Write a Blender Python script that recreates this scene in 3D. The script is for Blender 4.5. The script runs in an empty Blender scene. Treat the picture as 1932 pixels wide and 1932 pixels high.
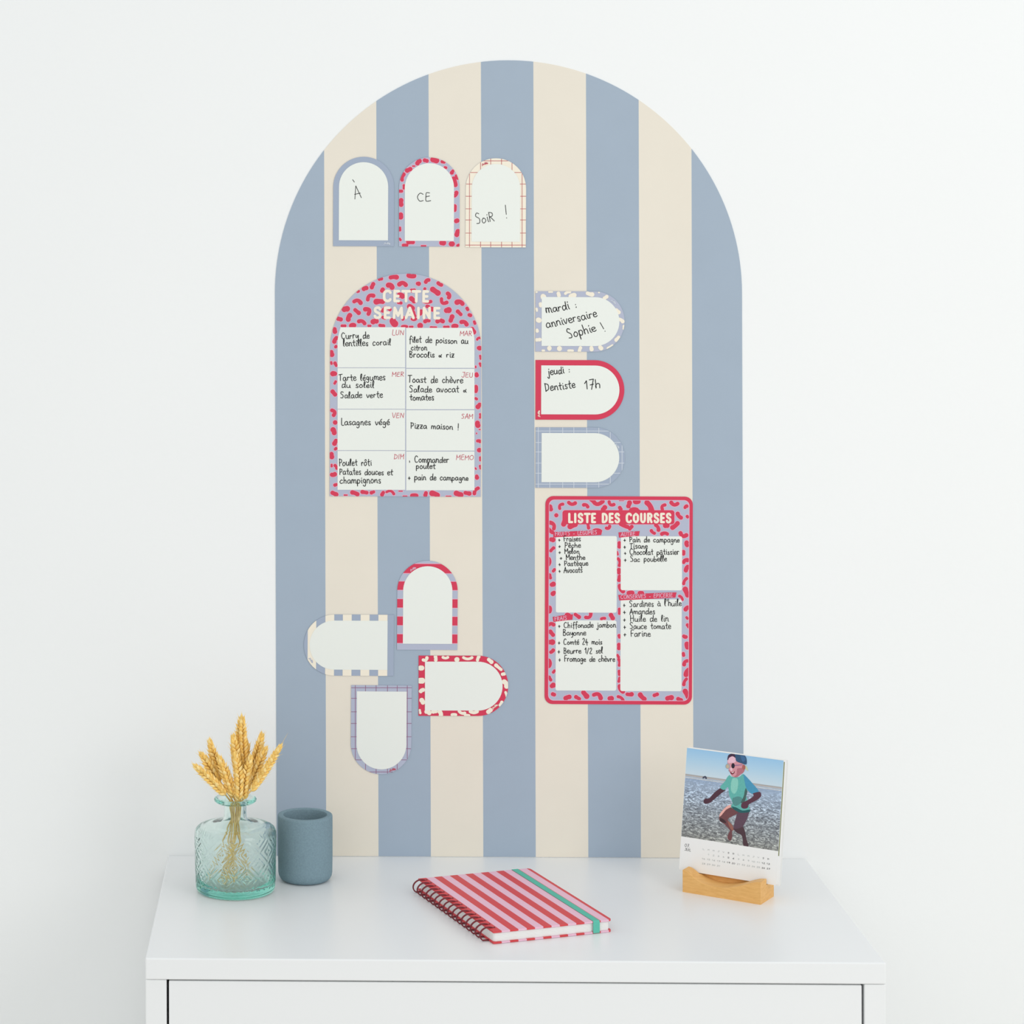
import bpy, bmesh, math, random
import numpy as np
from mathutils import Vector, Matrix

SC = bpy.context.scene
COL = SC.collection

# ------------------------------------------------------------------ camera
DESK = 0.78                       # height of the dresser top
F_PX, U0, V0 = 4500.0, 454.40, 403.69
CAM = np.array([-0.24618, -3.01806, 0.81260 + DESK])
YAW, ROLL = 0.029958, -0.003055
_r = np.array([math.cos(YAW), math.sin(YAW), 0.0])
_f = np.array([-math.sin(YAW), math.cos(YAW), 0.0])
_u = np.array([0.0, 0.0, 1.0])
CX = math.cos(ROLL) * _r + math.sin(ROLL) * _u
CY = -math.sin(ROLL) * _r + math.cos(ROLL) * _u
cd = bpy.data.cameras.new('camera')
cam = bpy.data.objects.new('camera', cd)
COL.objects.link(cam)
cam.matrix_world = Matrix(((CX[0], CY[0], -_f[0], CAM[0]), (CX[1], CY[1], -_f[1], CAM[1]),
                           (CX[2], CY[2], -_f[2], CAM[2]), (0, 0, 0, 1)))
cd.sensor_width = 36.0
cd.lens = F_PX / 1932 * 36
cd.shift_x = (966 - U0) / 1932
cd.shift_y = (V0 - 966) / 1932
cd.clip_start = 0.05
cd.clip_end = 50
SC.camera = cam

# ------------------------------------------------------------------ light
WORLD_STRENGTH = 0.84
w = bpy.data.worlds.new('daylight')
SC.world = w
w.use_nodes = True
w.node_tree.nodes['Background'].inputs[0].default_value = (0.968, 0.985, 0.99, 1)
w.node_tree.nodes['Background'].inputs[1].default_value = WORLD_STRENGTH

def area(name, loc, aim, sx, sy, power, color):
    l = bpy.data.lights.new(name, 'AREA')
    l.shape = 'RECTANGLE'; l.size = sx; l.size_y = sy; l.energy = power; l.color = color
    o = bpy.data.objects.new(name, l); COL.objects.link(o)
    o.location = loc
    o.rotation_euler = (Vector(aim) - Vector(loc)).to_track_quat('-Z', 'Y').to_euler()
area('window_light', (1.75, -2.3, 1.95), (0.0, 0.0, 1.35), 1.3, 1.5, 17, (1.0, 0.985, 0.96))
area('room_light', (-0.9, -3.6, 2.2), (0.0, 0.0, 1.2), 2.2, 1.6, 11, (0.96, 0.985, 1.0))

SC.view_settings.view_transform = 'Standard'
SC.view_settings.look = 'None'
SC.view_settings.gamma = 1.0
SC.view_settings.use_curve_mapping = False
SC.view_settings.exposure = -0.01
SC.cycles.max_bounces = 24
SC.cycles.transmission_bounces = 24
SC.cycles.glossy_bounces = 12

# ------------------------------------------------------------------ projection onto real planes
def ray(u, v):
    d = _f + (u - U0) / F_PX * CX - (v - V0) / F_PX * CY
    return d
def hit(u, v, origin, normal):
    d = ray(u, v)
    t = np.dot(np.array(origin) - CAM, normal) / np.dot(d, normal)
    return CAM + d * t
NW = np.array([0.0, 1.0, 0.0])
def on_wall(u, v, off=0.0):
    p = hit(u, v, (0, 0, 0), NW)
    return np.array([p[0], -off, p[2]])
def on_desk(u, v, h=0.0):
    return hit(u, v, (0, 0, DESK + h), np.array([0, 0, 1.0]))

# ------------------------------------------------------------------ helpers
def lin(c):
    c = c / 255.0
    return c / 12.92 if c <= 0.04045 else ((c + 0.055) / 1.055) ** 2.4
def rgb(r, g, b):
    return (lin(r), lin(g), lin(b), 1.0)
MATS = {}
def mat(name, col, rough=0.5, spec=0.4, noise=0.0, nscale=200, bump=0.0, bscale=400, metal=0.0, sheen=0):
    if name in MATS: return MATS[name]
    m = bpy.data.materials.new(name); m.use_nodes = True
    nt = m.node_tree; b = nt.nodes['Principled BSDF']
    b.inputs['Base Color'].default_value = col
    b.inputs['Roughness'].default_value = rough
    b.inputs['Specular IOR Level'].default_value = spec
    b.inputs['Metallic'].default_value = metal
    if noise or bump:
        tc = nt.nodes.new('ShaderNodeTexCoord')
    if noise:
        n = nt.nodes.new('ShaderNodeTexNoise'); n.inputs['Scale'].default_value = nscale
        n.inputs['Detail'].default_value = 4
        nt.links.new(tc.outputs['Object'], n.inputs['Vector'])
        mr = nt.nodes.new('ShaderNodeMapRange')
        mr.inputs[1].default_value = 0.3; mr.inputs[2].default_value = 0.7
        mr.inputs[3].default_value = 1 - noise; mr.inputs[4].default_value = 1 + noise
        nt.links.new(n.outputs['Fac'], mr.inputs[0])
        vm = nt.nodes.new('ShaderNodeVectorMath'); vm.operation = 'SCALE'
        vm.inputs[0].default_value = col[:3]
        nt.links.new(mr.outputs[0], vm.inputs['Scale'])
        nt.links.new(vm.outputs[0], b.inputs['Base Color'])
    if bump:
        n2 = nt.nodes.new('ShaderNodeTexNoise'); n2.inputs['Scale'].default_value = bscale
        n2.inputs['Detail'].default_value = 3
        nt.links.new(tc.outputs['Object'], n2.inputs['Vector'])
        bp = nt.nodes.new('ShaderNodeBump'); bp.inputs['Strength'].default_value = bump
        bp.inputs['Distance'].default_value = 0.001
        nt.links.new(n2.outputs['Fac'], bp.inputs['Height'])
        nt.links.new(bp.outputs['Normal'], b.inputs['Normal'])
    MATS[name] = m
    return m

class MB:
    """collects polygons and links them as ONE mesh object"""
    def __init__(s): s.v = []; s.f = []; s.mi = []; s.smooth = []
    def poly(s, pts, mi=0, smooth=False):
        n = len(s.v); s.v += [tuple(map(float, p)) for p in pts]
        s.f.append(tuple(range(n, n + len(pts)))); s.mi.append(mi); s.smooth.append(smooth)
    def grid(s, rows, mi=0, closed=False, smooth=True):
        n = len(s.v); m = len(rows[0])
        for r in rows: s.v += [tuple(map(float, p)) for p in r]
        for i in range(len(rows) - 1):
            for j in range(m if closed else m - 1):
                k = (j + 1) % m
                s.f.append((n + i * m + j, n + i * m + k, n + (i + 1) * m + k, n + (i + 1) * m + j))
                s.mi.append(mi); s.smooth.append(smooth)
    def prism(s, a, b, mi=0, side=None, smooth=False):
        """a, b: matching outlines (front, back)"""
        side = mi if side is None else side
        n = len(s.v); k = len(a)
        s.v += [tuple(map(float, p)) for p in a] + [tuple(map(float, p)) for p in b]
        s.f.append(tuple(range(n, n + k))); s.mi.append(mi); s.smooth.append(False)
        s.f.append(tuple(range(n + 2 * k - 1, n + k - 1, -1))); s.mi.append(mi); s.smooth.append(False)
        for i in range(k):
            j = (i + 1) % k
            s.f.append((n + i, n + k + i, n + k + j, n + j)); s.mi.append(side); s.smooth.append(smooth)
    def box(s, x0, x1, y0, y1, z0, z1, mi=0):
        s.prism([(x0, y0, z0), (x1, y0, z0), (x1, y1, z0), (x0, y1, z0)],
                [(x0, y0, z1), (x1, y0, z1), (x1, y1, z1), (x0, y1, z1)], mi)
    def tube(s, path, rad, n=8, mi=0, cap=True):
        P = [Vector(p) for p in path]; rows = []
        rad = rad if hasattr(rad, '__len__') else [rad] * len(P)
        up = None
        for i, p in enumerate(P):
            t = (P[min(i + 1, len(P) - 1)] - P[max(i - 1, 0)]).normalized()
            if up is None:
                up = t.orthogonal().normalized()
            up = (up - t * up.dot(t)).normalized()
            sd = t.cross(up)
            rows.append([p + (up * math.cos(2 * math.pi * k / n) + sd * math.sin(2 * math.pi * k / n)) * rad[i] for k in range(n)])
        s.grid(rows, mi, closed=True)
        if cap:
            s.poly(rows[0][::-1], mi); s.poly(rows[-1], mi)
    def build(s, name, mats, parent=None, origin=None, bevel=0.0, recalc=False):
        org = np.array(origin if origin is not None else (parent.get('org') if parent else (0, 0, 0)), float)
        me = bpy.data.meshes.new(name)
        V = (np.array(s.v, float) - org).tolist()
        me.from_pydata(V, [], s.f)
        for m in (mats if isinstance(mats, (list, tuple)) else [mats]): me.materials.append(m)
        me.polygons.foreach_set('material_index', s.mi)
        me.polygons.foreach_set('use_smooth', s.smooth)
        if recalc:
            bm = bmesh.new(); bm.from_mesh(me)
            bmesh.ops.remove_doubles(bm, verts=bm.verts, dist=1e-7)
            bmesh.ops.recalc_face_normals(bm, faces=bm.faces); bm.to_mesh(me); bm.free()
        me.update()
        o = bpy.data.objects.new(name, me); COL.objects.link(o)
        if parent: o.parent = parent
        else: o.location = org
        if parent:
            off = org - np.array(parent.get('org'), float); o.location = off
        o['org'] = org.tolist()
        if bevel:
            b = o.modifiers.new('bevel', 'BEVEL'); b.width = bevel; b.segments = 3; b.limit_method = 'ANGLE'
        return o
def thing(name, label, cat, loc, group=None):
    o = bpy.data.objects.new(name, None); COL.objects.link(o)
    o.location = loc; o.empty_display_size = 0.02
    o['org'] = [float(c) for c in loc]
    tag(o, label, cat, group)
    return o
def tag(o, label, cat, group=None):
    o['label'] = label; o['category'] = cat
    if group: o['group'] = group
    return o

def clip(poly, win):
    """Sutherland-Hodgman against a convex window (any winding)"""
    a = sum(win[i][0] * win[(i + 1) % len(win)][1] - win[(i + 1) % len(win)][0] * win[i][1] for i in range(len(win)))
    sg = 1 if a > 0 else -1
    out = list(poly)
    for i in range(len(win)):
        x0, y0 = win[i]; x1, y1 = win[(i + 1) % len(win)]
        def side(p): return sg * ((x1 - x0) * (p[1] - y0) - (y1 - y0) * (p[0] - x0))
        inp = out; out = []
        if not inp: return []
        for j in range(len(inp)):
            p, q = inp[j], inp[(j + 1) % len(inp)]
            sp, sq = side(p), side(q)
            if sp >= 0: out.append(p)
            if (sp > 0 and sq < 0) or (sp < 0 and sq > 0):
                t = sp / (sp - sq); out.append((p[0] + t * (q[0] - p[0]), p[1] + t * (q[1] - p[1])))
    res = []
    for p in out:
        if not res or abs(p[0] - res[-1][0]) + abs(p[1] - res[-1][1]) > 1e-6: res.append(p)
    if len(res) > 1 and abs(res[0][0] - res[-1][0]) + abs(res[0][1] - res[-1][1]) < 1e-6: res.pop()
    return res if len(res) > 2 else []

def smooth_path(pts, n=4):
    if len(pts) < 3: return pts
    out = []
    for i in range(len(pts) - 1):
        p0 = pts[max(i - 1, 0)]; p1 = pts[i]; p2 = pts[i + 1]; p3 = pts[min(i + 2, len(pts) - 1)]
        for k in range(n):
            t = k / n
            out.append(tuple(0.5 * (2 * p1[a] + (p2[a] - p0[a]) * t + (2 * p0[a] - 5 * p1[a] + 4 * p2[a] - p3[a]) * t * t
                                    + (3 * p1[a] - p0[a] - 3 * p2[a] + p3[a]) * t ** 3) for a in (0, 1)))
    out.append(pts[-1])
    return out

def ribbon(emit, pts, wd, caps=True):
    """pts 2D; emits convex pieces of a round-capped stroke"""
    r = wd / 2; N = len(pts)
    nr = []
    for i in range(N):
        a = pts[max(i - 1, 0)]; b = pts[min(i + 1, N - 1)]
        dx, dy = b[0] - a[0], b[1] - a[1]; L = math.hypot(dx, dy) or 1e-9
        nr.append((-dy / L, dx / L))
    L_ = [(pts[i][0] + nr[i][0] * r, pts[i][1] + nr[i][1] * r) for i in range(N)]
    R_ = [(pts[i][0] - nr[i][0] * r, pts[i][1] - nr[i][1] * r) for i in range(N)]
    for i in range(N - 1):
        emit([L_[i], L_[i + 1], R_[i + 1], R_[i]])
    if caps:
        for c, n_, sgn in ((pts[0], nr[0], 1), (pts[-1], nr[-1], -1)):
            a0 = math.atan2(n_[1], n_[0])
            emit([(c[0] + r * math.cos(a0 + sgn * math.pi * k / 5), c[1] + r * math.sin(a0 + sgn * math.pi * k / 5)) for k in range(6)])

# ------------------------------------------------------------------ stroke alphabet (x-height 10, capitals 19)
G = {
 'a': '11|9,8 5,10 1,7 1,2 4,0 8,3 9,9 9,3 11,0', 'b': '10|1,19 1,1 5,0 9,4 7,9 2,7', 'c': '9|8,8 4,10 0,5 3,0 8,2',
 'd': '11|9,8 4,10 1,6 2,0 6,1 9,6 10,19 9,3 11,0', 'e': '9|1,5 8,6 6,10 1,8 1,2 5,0 9,2',
 'f': '8|9,17 6,19 4,14 4,-4;1,9 8,10', 'g': '10|8,8 4,10 1,6 3,1 7,3 8,9 8,-5 4,-8 1,-5',
 'h': '10|1,19 1,0 1,6 5,10 8,7 8,0', 'i': '4|2,10 2,2 4,0;2,14 2,15', 'j': '5|3,10 3,-6 0,-8 -2,-5;3,14 3,15',
 'l': '5|1,3 4,16 3,20 1,16 1,3 4,0', 'm': '15|1,10 1,0 1,6 4,10 7,7 7,0 7,6 10,10 13,7 13,1 15,0',
 'n': '10|1,10 1,0 1,6 5,10 8,7 8,1 10,0', 'o': '10|5,10 1,7 1,2 5,0 9,4 7,9 4,10',
 'p': '10|1,10 1,-8 1,6 5,10 9,6 6,0 1,2', 'q': '10|8,8 4,10 1,5 4,0 8,4 8,10 8,-8 10,-6',
 'r': '8|1,10 1,0 1,6 4,10 7,9', 's': '8|7,9 3,10 2,6 6,4 6,0 1,1', 't': '8|4,17 4,2 7,0;0,10 8,11',
 'u': '11|1,10 1,2 5,0 9,4 9,10 9,2 11,0', 'v': '9|0,10 4,0 8,10', 'y': '9|1,10 1,4 5,3 8,10 8,-5 3,-7',
 'z': '9|!1,10 8,10 1,0 8,0;!2,5 7,5', 'x': '9|0,10 8,0;8,10 0,0',
 '+': '8|0,5 7,5;3.5,9 3.5,1', ',': '5|2,5 2,1', ':': '5|2,8 2,7.5;2,2 2,1.5', '!': '6|3,19 3,5;3,0 3,-.6',
 '/': '7|0,-2 6,18', "'": '4|2,19 2,15', '-': '7|1,5 6,5', '.': '4|1,0 1,.6', '~': '7|1,4 5,4',
 '&': '9|8,9 3,1 0,3 2,6 8,0', ' ': '10|',
 '0': '11|5,19 1,14 1,4 5,0 9,4 9,14 5,19', '1': '7|!0,13 4,19 4,0', '2': '10|1,15 5,19 8,14 1,0 9,0', '3': '10|1,17 6,19 7,12 3,10 8,7 6,0 0,2',
 '4': '11|!5,19 0,6 10,6;6,11 6,-3', '5': '10|8,19 1,19 1,10 7,10 8,3 1,0', '6': '10|7,19 1,9 2,0 8,2 7,9 2,8',
 '7': '10|!1,18 9,19 4,-2;!2,8 9,9', '8': '10|5,10 1,15 5,19 8,15 1,4 5,0 9,4 5,10', '9': '10|8,12 2,10 2,18 8,18 8,10 5,0',
 # handwritten capitals
 'A': '12|!0,0 6,19;!6,19 11,0;1,7 11,7', 'B': '11|1,19 1,0;1,19 8,17 6,11 1,10 9,7 7,0 1,0', 'C': '12|10,16 5,19 0,11 3,1 10,2',
 'D': '12|1,0 1,19;0,19 9,15 9,4 1,0', 'E': '10|8,18 2,18 1,11 1,1 9,1;1,10 8,11', 'F': '9|1,0 1,18 9,19;1,10 7,10',
 'H': '12|1,19 1,0;10,19 10,0;1,9 10,10', 'L': '8|1,19 1,1 8,0', 'M': '14|1,0 1,18;1,18 6,8 12,18;12,18 13,0',
 'N': '12|!1,0 1,19;!1,19 10,0;!10,0 10,19', 'P': '10|1,0 1,18;0,18 8,16 7,9 1,8', 'R': '11|1,0 1,18;1,18 8,16 7,10 1,9;3,9 10,0',
 'S': '11|9,17 4,19 1,14 8,8 7,1 1,1', 'T': '11|0,18 11,19;5,18 5,0', 'Z': '11|1,18 9,18 1,0 10,0;2,9 8,9',
 'J': '9|7,19 7,3 3,0 0,3;2,19 9,19', 'U': '11|1,19 1,4 5,0 9,4 9,19', 'V': '11|0,19 5,0 10,19', 'I': '5|2,19 2,0',
 'O': '12|6,19 1,14 1,5 6,0 11,5 11,14 6,19', 'G': '12|10,16 5,19 1,11 3,1 10,2 10,8 6,8',
}
# block capitals for the printed titles
K = {
 'C': '13|11,16 9,18.5 5,19 1,15 1,4 5,0 9,.5 11,3', 'E': '10|!1,19 1,0;!1,19 8,19;!1,9.5 7,9.5;!1,0 8,0', 'T': '13|!0,19 12,19;!6,19 6,0',
 'S': '12|9.5,16 7,19 3,18.5 1.2,15 3,11 8,8 9.8,4 7.5,.3 3,0 1,3', 'M': '16|!1,0 2,19;!2,19 7.5,4;!7.5,4 13,19;!13,19 14,0',
 'A': '14|!0,0 6,19;!6,19 12,0;!3,6 9,6', 'I': '5|!1.5,19 1.5,0', 'N': '13|!1,0 1,19;!1,19 10,0;!10,0 10,19', 'L': '10|!1,19 1,0;!1,0 8,0',
 'D': '13|!1,19 1,0;1,19 6,18.5 10,14 10,5 6,.5 1,0', 'O': '14|6,19 1.5,15 1,9.5 1.5,4 6,0 10.5,4 11,9.5 10.5,15 6,19',
 'U': '13|1,19 1,6 2.5,1.5 5.5,0 8.5,1.5 10,6 10,19', 'R': '12|!1,0 1,19;1,19 6,19 9,16.5 9,12.5 6,10 1,10;!5,10 9.5,0', ' ': '8|', '.': '4|1,0 1,.5'}
ACC = {'é': ('e', '4,13 8,16'), 'è': ('e', '2,16 6,13'), 'ê': ('e', '1,13 4,16 7,13'), 'ô': ('o', '2,13 5,16 8,13'),
       'â': ('a', '2,13 5,16 8,13'), 'à': ('a', '3,16 6,13'), 'À': ('A', '3,29 5,25'), 'É': ('E', '3,22 7,24')}
def glyph(ch, F):
    acc = None
    if ch in ACC: ch, acc = ACC[ch]
    adv, st = F[ch].split('|')
    S = []
    for s_ in st.split(';'):
        if not s_: continue
        hard = s_[0] == '!'
        pts = [tuple(float(c) for c in p.split(',')) for p in s_.lstrip('!').split()]
        S.append((hard, pts))
    if acc: S.append((True, [tuple(float(c) for c in p.split(',')) for p in acc.split()]))
    return float(adv), S
def write(emit, s, p0, p1, xh, wd, F=G, slant=0.0, rnd=None, gap=2.0, cap=False):
    """a line of lettering from baseline point p0 to p1 (2D, y down)"""
    tot = sum(glyph(c, F)[0] + gap for c in s) - gap
    L = math.hypot(p1[0] - p0[0], p1[1] - p0[1])
    ex = ((p1[0] - p0[0]) / L, (p1[1] - p0[1]) / L); up = (ex[1], -ex[0])
    sx = L / tot; sy = xh / (19.0 if cap else 10.0)
    x = 0.0
    for c in s:
        adv, S = glyph(c, F)
        jy = rnd.uniform(-.7, .7) if rnd else 0; js = rnd.uniform(.9, 1.1) if rnd else 1
        for hard, pts in S:
            q = [(a, b * js + jy) for a, b in pts]
            if rnd: q = [(a + rnd.uniform(-.45, .45), b + rnd.uniform(-.45, .45)) for a, b in q]
            q = [((x + a) * sx + b * sy * slant, b * sy) for a, b in q]
            q = [(p0[0] + ex[0] * a + up[0] * b, p0[1] + ex[1] * a + up[1] * b) for a, b in q]
            if hard:
                for i in range(len(q) - 1): ribbon(emit, [q[i], q[i + 1]], wd)
            else: ribbon(emit, smooth_path(q, 4 if F is G else 6), wd)
        x += adv + gap

def bean(L, x, y, ang, bend, th, grow=0.0, seed=0):
    """kidney outline (2D, y down)"""
    rn = random.Random(seed); lc = max(L - th, .01); N = 7; a = math.radians(ang)
    k0 = rn.uniform(.82, 1.1); k1 = rn.uniform(.82, 1.1)
    c = []; rr = []
    for i in range(N):
        t = i / (N - 1)
        lx = (t - .5) * lc; ly = -bend * lc * .55 * (1 - (2 * t - 1) ** 2) + bend * lc * .3
        c.append((x + lx * math.cos(a) - ly * math.sin(a), y + lx * math.sin(a) + ly * math.cos(a)))
        rr.append(th / 2 * (k0 * (1 - t) + k1 * t) * (1 - .12 * (1 - (2 * t - 1) ** 2)) + grow)
    out = []
    for i in range(N - 1):                       # convex hull of two neighbouring discs
        (ax, ay), (bx, by) = c[i], c[i + 1]; d = math.hypot(bx - ax, by - ay) or 1e-9
        th_ = math.atan2(by - ay, bx - ax); al = math.acos(max(-1, min(1, (rr[i] - rr[i + 1]) / d)))
        if abs(rr[i] - rr[i + 1]) >= d:
            (x0, y0), r0 = (c[i], rr[i]) if rr[i] > rr[i + 1] else (c[i + 1], rr[i + 1])
            out.append([(x0 + r0 * math.cos(math.pi * k / 8), y0 + r0 * math.sin(math.pi * k / 8)) for k in range(16)]); continue
        q = [(bx + rr[i + 1] * math.cos(th_ - al + 2 * al * k / 8), by + rr[i + 1] * math.sin(th_ - al + 2 * al * k / 8)) for k in range(9)]
        be = math.pi - al
        q += [(ax + rr[i] * math.cos(th_ + al + 2 * be * k / 8), ay + rr[i] * math.sin(th_ + al + 2 * be * k / 8)) for k in range(9)]
        out.append(q)
    return out

# ------------------------------------------------------------------ materials
M_WALL = mat('wall_paint', rgb(243, 245, 245), .75, .2, noise=.006, nscale=3, bump=.15, bscale=160)
M_FLOOR = mat('floor_boards', rgb(226, 222, 214), .5, .3, noise=.1, nscale=6)
M_DRESSER = mat('white_lacquer', rgb(237, 239, 240), .32, .5, bump=.02, bscale=60)
M_BLUE = mat('mural_blue', rgb(164, 179, 195), .6, .25, noise=.012, nscale=20)
M_CREAM = mat('mural_cream', rgb(233, 226, 212), .6, .25, noise=.01, nscale=20)
M_SHEETEDGE = mat('sheet_edge', rgb(150, 158, 172), .6, .2)
M_LAV = mat('print_lavender', rgb(180, 186, 206), .45, .3)
M_SLATE = mat('print_slate', rgb(162, 175, 195), .45, .3)
M_RED = mat('print_red', rgb(214, 58, 88), .45, .3)
M_PINK = mat('print_pink', rgb(226, 184, 206), .45, .3)
M_PCREAM = mat('print_cream', rgb(244, 236, 218), .45, .3)
M_WHITE = mat('whiteboard_white', rgb(236, 240, 234), .35, .4)
M_INK = mat('black_ink', rgb(16, 17, 19), .5, .2)
M_DAY = mat('red_ink', rgb(196, 78, 98), .5, .2)
M_LINE = mat('grid_line_red', rgb(190, 92, 98), .5, .2)
M_LINEW = mat('grid_line_white', rgb(206, 214, 224), .5, .2)
M_LINEP = mat('grid_line_plum', rgb(150, 98, 130), .5, .2)

# ------------------------------------------------------------------ room
def struct(name, mb, m, **k):
    o = mb.build(name, m, **k); o['kind'] = 'structure'; return o
b = MB(); b.box(-2.6, 2.6, 0, .12, 0, 2.7); struct('wall_back', b, M_WALL)
b = MB(); b.box(-2.6, 2.6, -4.6, .12, -.05, 0); struct('floor', b, M_FLOOR)
b = MB(); b.box(-2.6, 2.6, -.014, 0, 0, .08); struct('baseboard_back', b, mat('skirting_white', rgb(240, 240, 238), .4), bevel=.003)

# ------------------------------------------------------------------ dresser
XL, XR, DD = -0.43107, 0.37208, 0.41719
GAPW = .016                        # stands a finger off the wall, clearing the skirting
dr = thing('dresser', 'white lacquered chest of drawers standing against the wall under the striped arch', 'dresser', ((XL + XR) / 2, -DD / 2, 0))
def slab(x0, x1, y0, y1, z0, z1, name, par=dr, bev=.0012):
    b = MB(); b.box(x0, x1, y0, y1, z0, z1); return b.build(name, M_DRESSER, par, bevel=bev)
TH = .0235
slab(XL, XR, -DD, -.0005, DESK - TH, DESK, 'top_panel', bev=.0016)
slab(XL, XL + .023, -DD + .002, -GAPW, 0, DESK - TH - .0006, 'side_panel')
slab(XR - .023, XR, -DD + .002, -GAPW, 0, DESK - TH - .0006, 'side_panel')
slab(XL + .024, XR - .024, -GAPW - .008, -GAPW, .04, DESK - TH - .0006, 'back_panel')
slab(XL + .024, XR - .024, -DD + .02, -DD + .035, 0, .05, 'plinth')
zt = DESK - TH - .0020
for i in range(4):
    hgt = (zt - .055) / 4
    d = slab(XL + .0255, XR - .0255, -DD + .003, -DD + .021, zt - hgt + .003, zt, 'drawer')
    slab(XL + .05, XR - .05, -DD + .0212, -.04, zt - hgt + .02, zt - .03, 'drawer_box', d)
    zt -= hgt

# ------------------------------------------------------------------ striped arch on the wall
SW = .066; RA = 4.45 * SW; ZC = .71169 + DESK; ZB = DESK + .0006
mural = thing('wall_mural', 'tall arched wall sticker in slate blue and cream vertical stripes behind the dresser', 'wall sticker', (0, 0, ZB))
arch = [(-RA, ZB), (RA, ZB)] + [(RA * math.cos(math.pi * k / 96), ZC + RA * math.sin(math.pi * k / 96)) for k in range(97)]
arch = arch[:2] + arch[2:]
for k in range(9):
    x0 = -RA if k == 0 else (k - 4.5) * SW; x1 = RA if k == 8 else (k - 3.5) * SW
    win = [(x0, ZB - 1), (x1, ZB - 1), (x1, ZC + 2), (x0, ZC + 2)]
    pc = clip(arch, win)
    b = MB(); b.prism([(x, -.0008, z) for x, z in pc], [(x, -.00002, z) for x, z in pc])
    o = b.build('stripe', M_BLUE if k % 2 == 0 else M_CREAM, mural)
    o['label'] = ('slate blue' if k % 2 == 0 else 'cream') + ' vertical stripe'

# ------------------------------------------------------------------ printed sheets on the arch
Y_BACK, Y_FRONT = .0009, .0017
class Sheet:
    """a flat magnetic sheet on the arch; coordinates are turned into wall positions"""
    def __init__(s, name, label, cat, outline, base, group=None):
        s.out = outline
        cu = sum(p[0] for p in outline) / len(outline); cv = max(p[1] for p in outline)
        c = on_wall(cu, cv)
        s.root = thing(name, label, cat, (c[0], 0, c[2]), group)
        b = MB(); b.prism([on_wall(*p, Y_FRONT) for p in outline], [on_wall(*p, Y_BACK) for p in outline], 0, 1)
        b.build('backing_sheet', [base, M_SHEETEDGE], s.root)
    def flat(s, name, polys, mats, layer, par=None, win=None, label=None):
        b = MB(); y = Y_FRONT + layer * .0001
        for q, mi in polys:
            q = clip(q, win) if win is not None else q
            if q: b.poly([on_wall(*p, y + (len(b.f) * 7 % 23) * .000004) for p in q], mi)
        if not b.f: return None
        c = np.mean(np.array(b.v), axis=0)
        o = b.build(name, mats, par or s.root)
        if label: o['label'] = label
        return o
    def panel(s, name, q, m, layer, par=None, thick=.00012):
        b = MB(); y = Y_FRONT + layer * .0001
        b.prism([on_wall(*p, y) for p in q], [on_wall(*p, y - thick * .4) for p in q])
        return b.build(name, m, par or s.root)
    def ink(s, name, lines, m, wd, layer, par=None, label=None, **k):
        P = []
        def em(q): P.append((q, 0))
        rnd = k.pop('rnd', None)
        for ln in lines: write(em, *ln, wd, rnd=rnd, **k)
        return s.flat(name, P, [m], layer, par, label=label)

def rot(pts, c, deg):
    a = math.radians(deg); ca, sa = math.cos(a), math.sin(a)
    return [(c[0] + (x - c[0]) * ca - (y - c[1]) * sa, c[1] + (x - c[0]) * sa + (y - c[1]) * ca) for x, y in pts]
def archpoly(x0, y0, x1, y1, d, n=28):
    """d = side the round end is on; clockwise in y-down pixels"""
    w_, h_ = x1 - x0, y1 - y0
    if d in 'UD':
        r = w_ / 2; cx = (x0 + x1) / 2
        if d == 'U': return [(x1, y1), (x0, y1)] + [(cx - r * math.cos(math.pi * k / n), y0 + r - r * math.sin(math.pi * k / n)) for k in range(n + 1)]
        return [(x0, y0), (x1, y0)] + [(cx + r * math.cos(math.pi * k / n), y1 - r + r * math.sin(math.pi * k / n)) for k in range(n + 1)]
    r = h_ / 2; cy = (y0 + y1) / 2
    if d == 'R': return [(x0, y1), (x0, y0)] + [(x1 - r + r * math.sin(math.pi * k / n), cy - r * math.cos(math.pi * k / n)) for k in range(n + 1)]
    return [(x1, y0), (x1, y1)] + [(x0 + r - r * math.sin(math.pi * k / n), cy + r * math.cos(math.pi * k / n)) for k in range(n + 1)]
def rrect(x0, y0, x1, y1, r, n=6):
    out = []
    for cx, cy, a in ((x0 + r, y0 + r, 180), (x1 - r, y0 + r, 270), (x1 - r, y1 - r, 0), (x0 + r, y1 - r, 90)):
        out += [(cx + r * math.cos(math.radians(a + 90 * k / n)), cy + r * math.sin(math.radians(a + 90 * k / n))) for k in range(n + 1)]
    return out
def beans(lst, o, s, extra=0.5, seed=3, shift=(0, 0)):
    A = []; B = []
    for i, (x, y, L, ang, bend, th) in enumerate(lst):
        cx, cy = o[0] + x / s, o[1] + y / s
        A.extend(bean(L / s, cx, cy, ang, bend, th / s, 1.7, seed + i)); B.extend(bean(L / s, cx, cy, ang, bend, th / s, extra, seed + i))
    return A, B

def squiggle(emit, x, y, s, deg):
    """the tiny illegible script signature printed on each sheet"""
    a = math.radians(deg); ca, sa = math.cos(a), math.sin(a)
    for st in ([(0, 5), (2, -2), (5, -3), (6, 0), (2, 2)], [(6, 2), (8, 0), (9, 2), (11, 1)], [(12, 2), (13, -5), (14, -1), (14, 3)],
               [(11, -2), (18, -2)], [(17, 2), (17, -5), (18, -1), (19, 3)], [(19, 1), (22, 0), (20, -2), (19, 1), (21, 3), (24, 1)]):
        q = [(x + (px * ca - py * sa) * s, y + (px * sa + py * ca) * s) for px, py in st]
        ribbon(emit, smooth_path(q, 3), .9)

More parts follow.
